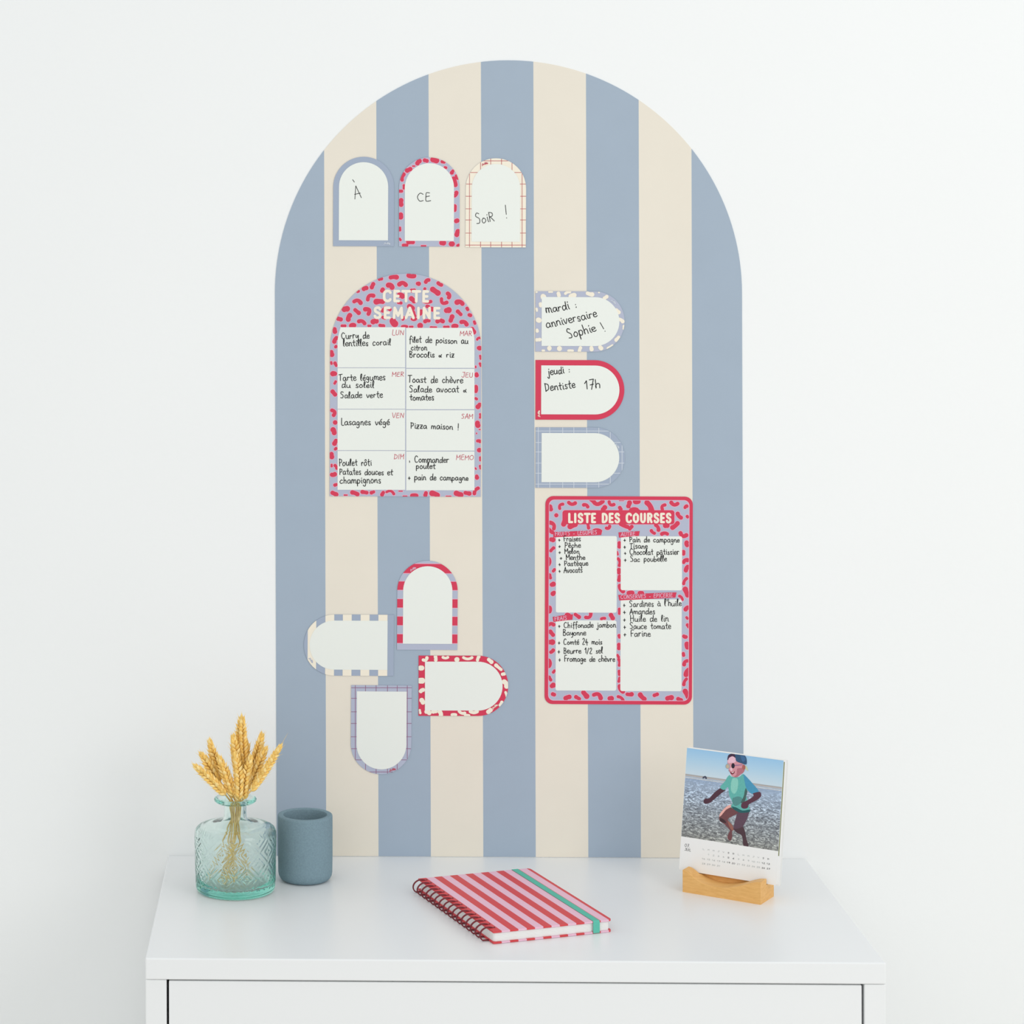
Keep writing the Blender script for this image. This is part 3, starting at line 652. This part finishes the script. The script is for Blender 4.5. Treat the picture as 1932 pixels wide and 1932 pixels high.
# ------------------------------------------------------------------ dried wheat
M_STEM = mat('straw_stem', rgb(246, 212, 136), .6, .3, noise=.1, nscale=300)
M_EAR = mat('wheat_grain', rgb(246, 206, 116), .6, .3, noise=.16, nscale=260)
M_EAR2 = mat('wheat_grain_pale', rgb(252, 224, 152), .6, .3, noise=.14, nscale=260)
def vz(u, v, dy):
    """point in the plane of the bottle's axis, dy towards the viewer"""
    n = np.array([0, 1.0, 0]); return hit(u, v, (0, vc[1] - dy, 0), n)
def kernel(b, c, axis, out, L, W, mi=0, awn=0.0):
    axis = Vector(axis).normalized(); out = Vector(out); out = (out - axis * out.dot(axis)).normalized(); sd = axis.cross(out)
    rows = []
    for t, r in ((-.5, .18), (-.32, .75), (-.05, 1.0), (.22, .72), (.42, .3), (.56, .05)):
        rows.append([Vector(c) + axis * (t * L) + (out * math.cos(k * math.pi / 3) * .8 + sd * math.sin(k * math.pi / 3)) * r * W / 2 for k in range(6)])
    b.grid(rows, mi, closed=True); b.poly(rows[0][::-1], mi)
    if awn:
        tip = Vector(c) + axis * (.5 * L)
        b.tube([tip, tip + axis * awn * .5 + out * awn * .08, tip + axis * awn], [.00022, .00015, .00005], 4, mi, cap=False)
EARS = [
 ((965,1590),(905,790),150,.013,'dried wheat stalk whose ear stands upright at the front middle of the bunch'),
 ((845,1510),(610,850),150,.010,'dried wheat stalk at the front, leaning left beside the upright middle ear'),
 ((640,1180),(440,560),150,-.013,'dried wheat stalk with the highest tip on the left side of the bunch'),
 ((600,1260),(290,800),165,-.002,'dried wheat stalk on the left, between the highest left tip and the lowest ear'),
 ((690,1500),(170,1010),140,.013,'dried wheat stalk with the lowest ear, reaching furthest out to the left'),
 ((1050,960),(1020,105),190,-.016,'tallest dried wheat stalk, its tip the highest point of the bunch'),
 ((940,1050),(870,480),150,-.003,'dried wheat stalk rising just left of the tallest ear'),
 ((1070,1570),(1190,850),150,.009,'dried wheat stalk at the front, leaning slightly right beside the upright middle ear'),
 ((1190,1130),(1395,440),165,-.014,'dried wheat stalk at upper right with a blunt, second highest tip'),
 ((1160,1380),(1465,690),165,-.002,'broad dried wheat ear on the right, just below the blunt upper right one'),
 ((1230,1430),(1740,640),105,.014,'thin dried wheat stalk reaching furthest right, with a long fine awn'),
 ((1010,1330),(1130,600),170,-.026,'dried wheat stalk in the middle back, just right of the tallest ear'),
]
RW = random.Random(4)
for i, (p0, p1, wz, dy, lab) in enumerate(EARS):
    a = vz(350 + p0[0] / 9.66, 1340 + p0[1] / 9.66, dy); t = vz(350 + p1[0] / 9.66, 1340 + p1[1] / 9.66, dy * .8)
    A = Vector(a); T = Vector(t); ax = (T - A)
    th = RW.uniform(0, 6.28)
    ang = 2 * math.pi * i / len(EARS) + .4
    neck = Vector((vc[0] + .0062 * math.cos(ang), vc[1] + .0062 * math.sin(ang), DESK + .104))
    neck2 = Vector((vc[0] + .0046 * math.cos(ang), vc[1] + .0046 * math.sin(ang), DESK + .086))
    rb = RW.uniform(.010, .036)
    # stems that lean one way above the neck go to the other side at the bottom
    side = -1 if A.x > vc[0] else 1
    foot = Vector((vc[0] + side * rb * abs(math.cos(ang)), vc[1] + rb * .6 * math.sin(ang), DESK + .0105))
    root = thing('wheat_stalk', lab, 'dried wheat', foot, 'dried wheat stalks in the glass bottle')
    P = [foot, foot.lerp(neck2, .5) + Vector((RW.uniform(-.001, .001), 0, 0)), neck2, neck, neck.lerp(A, .6) + Vector((0, 0, .0008)), A]
    if (A - neck).length < .004: P = P[:4] + [A]
    path = []
    for j in range(len(P) - 1):
        q0 = P[max(j - 1, 0)]; q1 = P[j]; q2 = P[j + 1]; q3 = P[min(j + 2, len(P) - 1)]
        for k in range(5):
            s = k / 5
            path.append(q1.lerp(q2, s) * .45 + .55 * .5 * (2 * q1 + (q2 - q0) * s + (2 * q0 - 5 * q1 + 4 * q2 - q3) * s * s + (3 * q1 - q0 - 3 * q2 + q3) * s ** 3))
    path.append(A)
    b = MB(); b.tube(path, .0010, 7); b.build('stem', M_STEM, root)
    b = MB()
    axn = ax.normalized(); Lr = ax.length
    s1 = axn.cross(Vector((0, 1, 0))).normalized(); s2 = axn.cross(s1).normalized()
    tw = RW.uniform(-.5, .5)
    W = wz * 1.15 / 9.66 / 1571
    bend = RW.uniform(-.002, .002)
    b.tube([A, A + ax * .5 + s1 * bend, A + ax * .9], [.0012, .0010, .0005], 6)
    nl = int(Lr / .0044)
    for k in range(nl):
        f = k / (nl - 1)
        prof_w = (.72 + .28 * min(1, f / .2)) * (1 - .55 * max(0, (f - .55) / .45) ** 1.6)
        c0 = A + ax * (f * .93) + s1 * (bend * math.sin(math.pi * f))
        for q in range(4):
            an = tw + q * math.pi / 2 + (math.pi / 4 if False else 0)
            if q % 2: off = ax * (.5 / nl)
            else: off = Vector((0, 0, 0))
            o_ = s1 * math.cos(an) + s2 * math.sin(an)
            c = c0 + off + o_ * (W * .34 * prof_w)
            dirn = axn + o_ * (.75 if f < .85 else .35)
            kernel(b, c, dirn, o_, .0088, .0050 * (.75 + .35 * prof_w), 0 if (k + q) % 3 else 1, awn=RW.uniform(.0015, .005))
    kernel(b, A + ax * .97, axn, s1, .0085, .0032, 1, awn=.003)
    if i == 10:
        b.tube([T, T + axn * .008 + s1 * .0006, T + axn * .017 + s1 * .001], [.0003, .0002, .0001], 4)
    b.build('ear', [M_EAR, M_EAR2], root)

# ------------------------------------------------------------------ spiral notebook
NX, NY, NYAW, NWD, NLN, NH = -.01573, -.23068, .33802, .14577, .22319, .0138
cN, sN = math.cos(NYAW), math.sin(NYAW)
def nb(x, y, z): return (NX + cN * x - sN * y, NY + sN * x + cN * y, DESK + .0003 + z)
M_CRED = mat('cover_red', rgb(216, 70, 76), .5, .3, noise=.03, nscale=500)
M_CPINK = mat('cover_pink', rgb(236, 192, 212), .5, .3, noise=.02, nscale=500)
M_PAGE = mat('paper_white', rgb(242, 242, 240), .8, .1)
M_BAND = mat('elastic_teal', rgb(96, 190, 170), .7, .2, noise=.04, nscale=900)
M_WIRE = mat('wire_dark_red', rgb(116, 14, 32), .35, .5)
book = thing('spiral_notebook', 'closed spiral notebook with red and pink striped cover lying on the dresser', 'notebook', nb(0, 0, -.0003))
hw, hl = NWD / 2, NLN / 2
def rr_open(x0, y0, x1, y1, r, n=6):
    o = [(x0, y0)]
    o += [(x1 - r + r * math.sin(math.pi / 2 * k / n), y0 + r - r * math.cos(math.pi / 2 * k / n)) for k in range(n + 1)]
    o += [(x1 - r + r * math.cos(math.pi / 2 * k / n), y1 - r + r * math.sin(math.pi / 2 * k / n)) for k in range(n + 1)]
    return o + [(x0, y1)]
cov = rr_open(-hw, -hl, hw, hl, .005)
def cover(name, z0, z1, ext=0.0):
    b = MB(); per = NWD * .1389; half = per / 2
    k = 0; x = -hw
    while x < hw - 1e-6:
        x1 = min(x + half * 1.0, hw)
        pcs = clip(cov, [(x, -1), (x1, -1), (x1, 1), (x, 1)])
        if pcs: b.prism([nb(px, py, z1) for px, py in pcs], [nb(px, py, z0) for px, py in pcs], k % 2)
        x = x1; k += 1
    return b.build(name, [M_CRED, M_CPINK], book)
cover('front_cover', NH - .0018, NH); cover('back_cover', 0, .0018)
b = MB()
for k in range(14):
    z0 = .0019 + k * (NH - .0038) / 14; ins = .0022 + .0003 * math.sin(k * 2.1)
    b.prism([nb(x, y, z0) for x, y in rrect(-hw + .0015, -hl + ins, hw - ins - .0005, hl - ins, .003)], [nb(x, y, z0 + (NH - .0038) / 14 * .93) for x, y in rrect(-hw + .0015, -hl + ins, hw - ins - .0005, hl - ins, .003)])
b.build('page_block', M_PAGE, book)['kind'] = 'stuff'
xb0, xb1 = hw - NWD * .163, hw - NWD * .108
b = MB()
cs = [(-hl + .001, -.0004), (-hl - .0007, .0006), (-hl - .0007, NH - .0004), (-hl + .0006, NH + .0006), (hl - .0006, NH + .0006), (hl + .0007, NH - .0004), (hl + .0007, .0006), (hl - .001, -.0002)]
rows = [[nb(xb0, y, z) for y, z in cs], [nb(xb1, y, z) for y, z in cs]]
ins_ = [(y * .9955, min(max(z, .0001), NH + .00005)) for y, z in cs]
cs2 = [(-hl + .001, 0), (-hl - .0001, 0.0006), (-hl - .0001, NH - .0003), (-hl + .0006, NH + .00005), (hl - .0006, NH + .00005), (hl + .0001, NH - .0003), (hl + .0001, .0006), (hl - .001, 0)]
b.grid(rows, smooth=False); b.grid([[nb(xb0, y, z) for y, z in cs2], [nb(xb1, y, z) for y, z in cs2]], smooth=False)
for x in (xb0, xb1): b.grid([[nb(x, y, z) for y, z in cs], [nb(x, y, z) for y, z in cs2]], smooth=False)
b.build('elastic_band', M_BAND, book)
hole = mat('punch_hole', rgb(90, 20, 30), .9, .1)
nr_ = 16
base_ring = None
RZ = NH / 2; RX = -hw + .0006
for k in range(nr_):
    y = hl - .0095 - k * (NLN - .019 - .004) / (nr_ - 1)
    path = []
    for j in range(27):
        a = math.radians(52 + (360 - 104) * j / 26)
        ex = .0102; ez = RZ + .0012
        path.append((math.cos(a) * ex - .0008 + (.0062 if abs(math.cos(a)) > 2 else 0), math.sin(a) * ez + RZ))
    path = [(.0072, NH - .0012)] + [(.0066, NH + .0004)] + path[0:] + [(.0066, .0004), (.0072, .0012)]
    if base_ring is None:
        b = MB()
        yy = y
        for s in (-.0006, .0006):
            b.tube([nb(RX + px, yy + s, max(pz, .0009)) for px, pz in path], .00072, 6)
        org = nb(RX, yy, 0)
        me_o = b.build('ring', M_WIRE, book, origin=org); base_ring = (me_o, org)
    else:
        o = base_ring[0].copy(); COL.objects.link(o); org = nb(RX, y, 0)
        o.location = np.array(org) - np.array(book['org']); o['org'] = list(org)

# ------------------------------------------------------------------ calendar cards in a wooden stand
A0 = np.array([.19417468, -.15031619, DESK]); dv = np.array([.84711503, -.53140957, 0]); nv_ = np.array([.53140957, .84711503, 0]); uz = np.array([0, 0, 1.0])
M_WOOD = bpy.data.materials.new('beech_wood'); M_WOOD.use_nodes = True
nt = M_WOOD.node_tree; pb = nt.nodes['Principled BSDF']; pb.inputs['Roughness'].default_value = .5; pb.inputs['Specular IOR Level'].default_value = .3
tc = nt.nodes.new('ShaderNodeTexCoord'); mp_ = nt.nodes.new('ShaderNodeMapping'); mp_.inputs['Rotation'].default_value = (0, 0, math.radians(32)); mp_.inputs['Scale'].default_value = (14, 90, 260)
ns = nt.nodes.new('ShaderNodeTexNoise'); ns.inputs['Scale'].default_value = 1.6; ns.inputs['Detail'].default_value = 5; ns.inputs['Distortion'].default_value = .6
cr = nt.nodes.new('ShaderNodeValToRGB'); cr.color_ramp.elements[0].position = .3; cr.color_ramp.elements[0].color = rgb(224, 170, 98); cr.color_ramp.elements[1].position = .72; cr.color_ramp.elements[1].color = rgb(238, 188, 118)
nt.links.new(tc.outputs['Object'], mp_.inputs['Vector']); nt.links.new(mp_.outputs[0], ns.inputs['Vector']); nt.links.new(ns.outputs['Fac'], cr.inputs[0]); nt.links.new(cr.outputs[0], pb.inputs['Base Color'])
HL, HD, HT, SLN, SLW, SLF = .0979, .042, .0263, .0185, .0068, .0190
def hp(t, n, z): return A0 + dv * (t * HL) + nv_ * n + uz * z
sc_pts = [(0, .0263), (.04, .0258), (.09, .0232), (.14, .0196), (.2, .0163), (.27, .0140), (.35, .0128), (.42, .0124), (.5, .0126), (.6, .0142), (.7, .0170), (.78, .0200), (.86, .0232), (.93, .0256), (1, .0263)]
def sc_h(t):
    for (a, ha), (c, hc) in zip(sc_pts, sc_pts[1:]):
        if t <= c: return ha + (hc - ha) * (t - a) / (c - a)
    return sc_pts[-1][1]
sctab = [sc_h(i / 60) for i in range(61)]
for _ in range(2): sctab = [sctab[0]] + [(sctab[i - 1] + 2 * sctab[i] + sctab[i + 1]) / 4 for i in range(1, 60)] + [sctab[60]]
stand = thing('wooden_card_stand', 'small light beech block with a scooped front holding the photo calendar', 'card stand', hp(.5, HD / 2, 0))
cols = []
for i in range(61):
    t = i / 60; h = sctab[i]; fl = min(h, SLF)
    s0 = SLN; s1_ = SLN + SLW
    sec = [(0, 0), (0, h - .0006), (.0006, h), (s0 - .0003, h), (s0, min(h, h)), (s0 + .0002, fl), (s1_, fl), (s1_ + .0002, HT), (HD - .0006, HT), (HD, HT - .0006), (HD, 0)]
    cols.append([hp(t, n, z) for n, z in sec])
b = MB(); b.grid(cols, closed=True, smooth=False); b.poly(cols[0]); b.poly(cols[-1][::-1])
b.build('block', M_WOOD, stand, recalc=True)

yaw_d = -.005; cc_, ss_ = math.cos(yaw_d), math.sin(yaw_d)
dd = np.array([cc_ * dv[0] - ss_ * dv[1], ss_ * dv[0] + cc_ * dv[1], 0]); nn = np.array([-dd[1], dd[0], 0])
LEAN = .172
cu_ = math.sin(LEAN) * nn + math.cos(LEAN) * uz               # up along the cards
cn_ = math.cos(LEAN) * nn - math.sin(LEAN) * uz               # backwards through the stack
CO = A0 + dv * -.01361 + nv_ * .0205 + uz * (SLF + .0009)     # lower left corner of the front card
CWD, CHT = .12334, .14475
cal = thing('photo_calendar', 'stack of white calendar cards, the front one with a beach photo, in the beech stand', 'calendar', CO + dd * CWD / 2)
M_CARD = mat('card_white', rgb(240, 240, 238), .5, .3)
def cp(x, y, k=0.0): return CO + dd * x + cu_ * y + cn_ * k
def card(name, dx, dy, k0, k1, m=M_CARD, W=CWD):
    q = rrect(dx, dy, dx + W, dy + CHT, .0012, 3)
    b = MB(); b.prism([cp(x, y, k0) for x, y in q], [cp(x, y, k1) for x, y in q]); return b.build(name, m, cal)
front = card('front_card', 0, 0, 0, .0003)
def cimg(u, v): # photo point -> card plane coordinates
    p = hit(u, v, CO, cn_) - CO; return (float(np.dot(p, dd)), float(np.dot(p, cu_)))
tintm = [mat('photo_rim_olive', rgb(120, 126, 72), .5), mat('photo_rim_grey', rgb(120, 130, 138), .5), mat('photo_rim_brown', rgb(132, 106, 84), .5)]
rk = random.Random(2)
for k in range(9):
    dx = [.0022, .0034, .0030, .0042, .0036, .0046, .0032, .0044, .0038][k]
    c = card('calendar_card', dx, rk.uniform(-.0002, .0012), .00034 + k * .00034, .00034 + k * .00034 + .0003)
    if k in (0, 3, 5):
        # the printed photo on the next cards, seen as a thin coloured edge
        b = MB(); z = .00034 + k * .00034 - .00002
        lo, hi = ((.034, .143) if k == 0 else (.036, .088) if k == 3 else (.092, .138))
        q = [(dx + .004, lo), (dx + CWD - .0011, lo), (dx + CWD - .0011, hi), (dx + .004, hi)]
        b.poly([cp(x, y, z) for x, y in q]); b.build('photo_print', tintm[(0, 0, 0, 1, 0, 2)[k]], c)

# photo print on the front card
ptl, ptr, pbr, pbl = cimg(1298.6, 1410.2), cimg(1478.6, 1434.4), cimg(1465.6, 1605.6), cimg(1282.5, 1577.2)
px0, px1, py0, py1 = .0003, CWD - .0003, (pbr[1] + pbl[1]) / 2, CHT - .0003
MP = bpy.data.materials.new('beach_photo_print'); MP.use_nodes = True
nt = MP.node_tree; pb = nt.nodes['Principled BSDF']; pb.inputs['Roughness'].default_value = .35
at = nt.nodes.new('ShaderNodeUVMap')
sep = nt.nodes.new('ShaderNodeSeparateXYZ'); nt.links.new(at.outputs[0], sep.inputs[0])
def ramp(stops, inp):
    r = nt.nodes.new('ShaderNodeValToRGB'); e = r.color_ramp.elements
    e[0].position, e[0].color = stops[0]; e[1].position, e[1].color = stops[-1]
    for p_, c_ in stops[1:-1]:
        x = e.new(p_); x.color = c_
    nt.links.new(inp, r.inputs[0]); return r.outputs[0]
HZ = .708
sky = ramp([(0, rgb(136, 138, 134)), (.3, rgb(142, 150, 158)), (.60, rgb(160, 178, 200)), (.66, rgb(150, 170, 196)), (.664, rgb(206, 205, 202)), (.676, rgb(166, 186, 206)), (.690, rgb(186, 178, 172)), (.703, rgb(160, 158, 158)), (HZ, rgb(202, 220, 230)), (.86, rgb(176, 210, 232)), (1, rgb(152, 198, 232))], sep.outputs['Y'])
mpn = nt.nodes.new('ShaderNodeMapping'); mpn.inputs['Scale'].default_value = (22, 52, 1); mpn.inputs['Rotation'].default_value = (0, 0, .12)
nt.links.new(at.outputs[0], mpn.inputs['Vector'])
wn = nt.nodes.new('ShaderNodeTexNoise'); wn.inputs['Scale'].default_value = 1.0; wn.inputs['Detail'].default_value = 5; wn.inputs['Roughness'].default_value = .65; wn.inputs['Distortion'].default_value = 1.4
nt.links.new(mpn.outputs[0], wn.inputs['Vector'])
wav = ramp([(.30, (.20, .20, .22, 1)), (.44, (.62, .62, .64, 1)), (.53, (1.15, 1.15, 1.15, 1)), (.64, (2.6, 2.6, 2.5, 1))], wn.outputs['Fac'])
mask = nt.nodes.new('ShaderNodeMapRange'); mask.inputs[1].default_value = .70; mask.inputs[2].default_value = .45
mask.inputs[3].default_value = 0; mask.inputs[4].default_value = 1
nt.links.new(sep.outputs['Y'], mask.inputs[0])
mx = nt.nodes.new('ShaderNodeMix'); mx.data_type = 'RGBA'; mx.blend_type = 'MULTIPLY'
nt.links.new(mask.outputs[0], mx.inputs[0]); nt.links.new(sky, mx.inputs[6]); nt.links.new(wav, mx.inputs[7])
nt.links.new(mx.outputs[2], pb.inputs['Base Color'])
b = MB(); b.poly([cp(px0, py0, -.00005), cp(px1, py0, -.00005), cp(px1, py1, -.00005), cp(px0, py1, -.00005)])
ph = b.build('photo_print', MP, front)
uv = ph.data.uv_layers.new(name='UVMap')
for li, c_ in zip(range(4), ((0, 0), (1, 0), (1, 1), (0, 1))): uv.data[li].uv = c_
# figure of the child printed in the photo
Z6 = 8.782
def pp(name, col, pts, lay, sm=True):
    q = [(1270 + x / Z6, 1400 + y / Z6) for x, y in pts]
    if sm: q = smooth_path(q + [q[0]], 3)[:-1]
    q = [cimg(*p) for p in q]
    q = clip(q, [(px0, py0), (px1, py0), (px1, py1), (px0, py1)])
    b = MB(); b.poly([cp(x, y, -.00005 - lay * .00003) for x, y in q])
    return b.build(name, mat('ink_%d_%d_%d' % col, rgb(*col), .35, noise=.07, nscale=650), front)
def ell(x, y, rx, ry, n=14): return [(x + rx * math.cos(2 * math.pi * k / n), y + ry * math.sin(2 * math.pi * k / n)) for k in range(n)]
pp('printed_figure', (112, 66, 70), [(960,1080),(1100,1150),(1060,1190),(960,1240),(905,1290),(980,1370),(1000,1440),(975,1490),(980,1560),(960,1630),(930,1630),(900,1585),(920,1510),(940,1465),(880,1390),(830,1345),(775,1310),(762,1240),(830,1150),(890,1110)], 1)
pp('printed_figure', (236, 176, 166), [(950,1035),(965,1075),(880,1120),(800,1215),(765,1235),(785,1175),(850,1100),(900,1060)], 1.4)
pp('printed_figure', (92, 66, 82), [(1060,1180),(1100,1150),(1250,1140),(1250,1200),(1205,1320),(1160,1400),(1175,1470),(1100,1520),(1030,1480),(1000,1440),(1010,1370),(1035,1270)], 2)
pp('printed_figure', (74, 48, 56), [(1000,1430),(1060,1440),(1160,1410),(1195,1500),(1215,1600),(1252,1735),(1168,1725),(1152,1600),(1120,1530),(1050,1495)], 3)
pp('printed_figure', (76, 40, 56), [(775,765),(870,790),(800,850),(640,985),(590,1015),(530,1024),(503,985),(530,938),(600,930),(680,840)], 1)
pp('printed_figure', (96, 178, 170), [(935,545),(975,575),(1090,580),(1160,530),(1230,590),(1320,690),(1420,820),(1310,860),(1225,800),(1205,880),(1270,1130),(1120,1160),(960,1080),(985,1010),(930,880),(910,745),(850,795),(780,750),(860,650),(900,580)], 4)
pp('printed_figure', (70, 150, 186), [(1160,530),(1230,590),(1320,690),(1420,820),(1310,860),(1215,765),(1185,650)], 5)
pp('printed_figure', (64, 96, 92), [(1205,760),(1230,820),(1210,900),(1190,980),(1120,1010),(1170,900),(1185,820)], 5)
pp('printed_figure', (24, 90, 92), [(965,1065),(1050,1085),(1150,1135),(1265,1120),(1265,1160),(1120,1172),(1010,1120)], 5)
pp('printed_figure', (88, 46, 64), [(1320,850),(1435,825),(1460,890),(1400,955),(1260,1030),(1240,1085),(1180,1105),(1130,1080),(1140,1010),(1230,965),(1330,900)], 6)
pp('printed_figure', (214, 148, 158), [(900,330),(920,240),(1000,225),(1060,300),(1150,360),(1195,400),(1180,475),(1120,535),(1060,582),(985,572),(940,500),(915,430)], 6)
pp('printed_figure', (232, 188, 204), [(925,265),(985,235),(1030,260),(1035,330),(930,350),(905,320)], 7)
pp('printed_figure', (62, 34, 62), [(900,290),(915,220),(975,192),(1030,205),(1035,262),(985,235),(930,262),(912,300)], 8)
pp('printed_figure', (44, 82, 118), [(1025,206),(1150,203),(1205,245),(1222,310),(1212,372),(1140,355),(1050,318),(1035,260)], 9)
pp('printed_figure', (196, 206, 170), [(1205,385),(1222,405),(1248,482),(1215,462),(1196,440)], 7)
pp('printed_figure', (172, 98, 88), ell(1172, 418, 28, 42), 8)
pp('printed_figure', (148, 168, 176), ell(905, 402, 36, 42), 10)
pp('printed_figure', (196, 176, 150), ell(905, 404, 26, 32), 11)
pp('printed_figure', (30, 18, 40), ell(995, 393, 28, 43), 10)
pp('printed_figure', (150, 108, 150), [(1020,380),(1150,372),(1150,382),(1022,396)], 10, False)
pp('printed_figure', (120, 30, 50), [(940,488),(985,508),(1022,482),(1012,520),(980,538),(955,520)], 10)
pp('printed_figure', (182, 112, 124), [(1060,440),(1130,430),(1185,455),(1165,505),(1110,545),(1060,582),(1010,578),(1050,540)], 7.5)
pp('printed_figure', (236, 196, 206), [(945,440),(965,420),(985,450),(975,480),(950,470)], 10)
pp('printed_figure', (238, 232, 226), [(958,494),(985,506),(1010,492),(1004,504),(984,514)], 11)
pp('printed_figure', (62, 30, 40), [(920,462),(936,480),(928,490)], 10, False)
pp('printed_figure', (138, 204, 190), [(985,600),(1060,600),(1080,680),(1060,800),(1010,860),(960,800),(960,680)], 4.5)
pp('printed_figure', (82, 140, 138), [(985,930),(1080,900),(1150,940),(1120,1010),(1040,1060),(985,1010)], 4.6)
pp('printed_figure', (60, 34, 40), [(780,1250),(850,1290),(880,1340),(830,1335),(775,1305)], 1.6)
pp('printed_figure', (150, 96, 84), [(900,1300),(975,1370),(1000,1440),(985,1470),(930,1400)], 1.6)
pp('printed_figure', (58, 104, 150), [(1120,225),(1180,240),(1200,290),(1160,330),(1130,280)], 9.5)
pp('printed_figure', (66, 70, 90), [(485,600),(495,575),(515,568),(530,560),(555,580),(560,608),(540,614),(525,590),(505,606)], 2)
# dates
def cink(name, lines, m, wd, F=G, **kw):
    P = []
    for ln in lines: write(lambda q: P.append(q), *ln, wd, F=F, **kw)
    b = MB()
    for i, q in enumerate(P): b.poly([cp(*cimg(*p), -.00005 - (i * 17 % 47) * .000001) for p in q])
    return b.build(name, m, front)
M_GREY = mat('date_grey', rgb(176, 180, 178), .5); M_DK = mat('date_dark', rgb(92, 92, 92), .5)
def z5(x, y): return (1260 + x / 5.854, 1390 + y / 5.854)
cink('month_lettering', [('07.', z5(186, 1213), z5(244, 1222), 5.6), ('JUIL', z5(186, 1256), z5(252, 1267), 4.6)], M_DK, .75, cap=True)
lt, dk = [], []
dl = 'LMMJVSD'
for c in range(14):
    def at5(r): x = 395 + 55 * c; y = 1242 + 8.4 * c + 53 * r; return x, y
    for r in range(4):
        x, y = at5(r)
        if r == 0: s = dl[c % 7]
        else:
            dnum = (c if r == 1 else 13 + c + 1 if r == 2 else 28 + c)
            if r == 1 and c < 1: continue
            if r == 3 and c > 3: continue
            s = str(dnum)
        wx = 9 * len(s)
        (dk if (c % 7) in (5, 6) else lt).append((s, z5(x - wx, y + 5), z5(x + wx, y + 5 + wx * .3), 2.5))
cink('date_numbers', lt, M_GREY, .5, cap=True); cink('weekend_numbers', dk, M_DK, .6, cap=True)
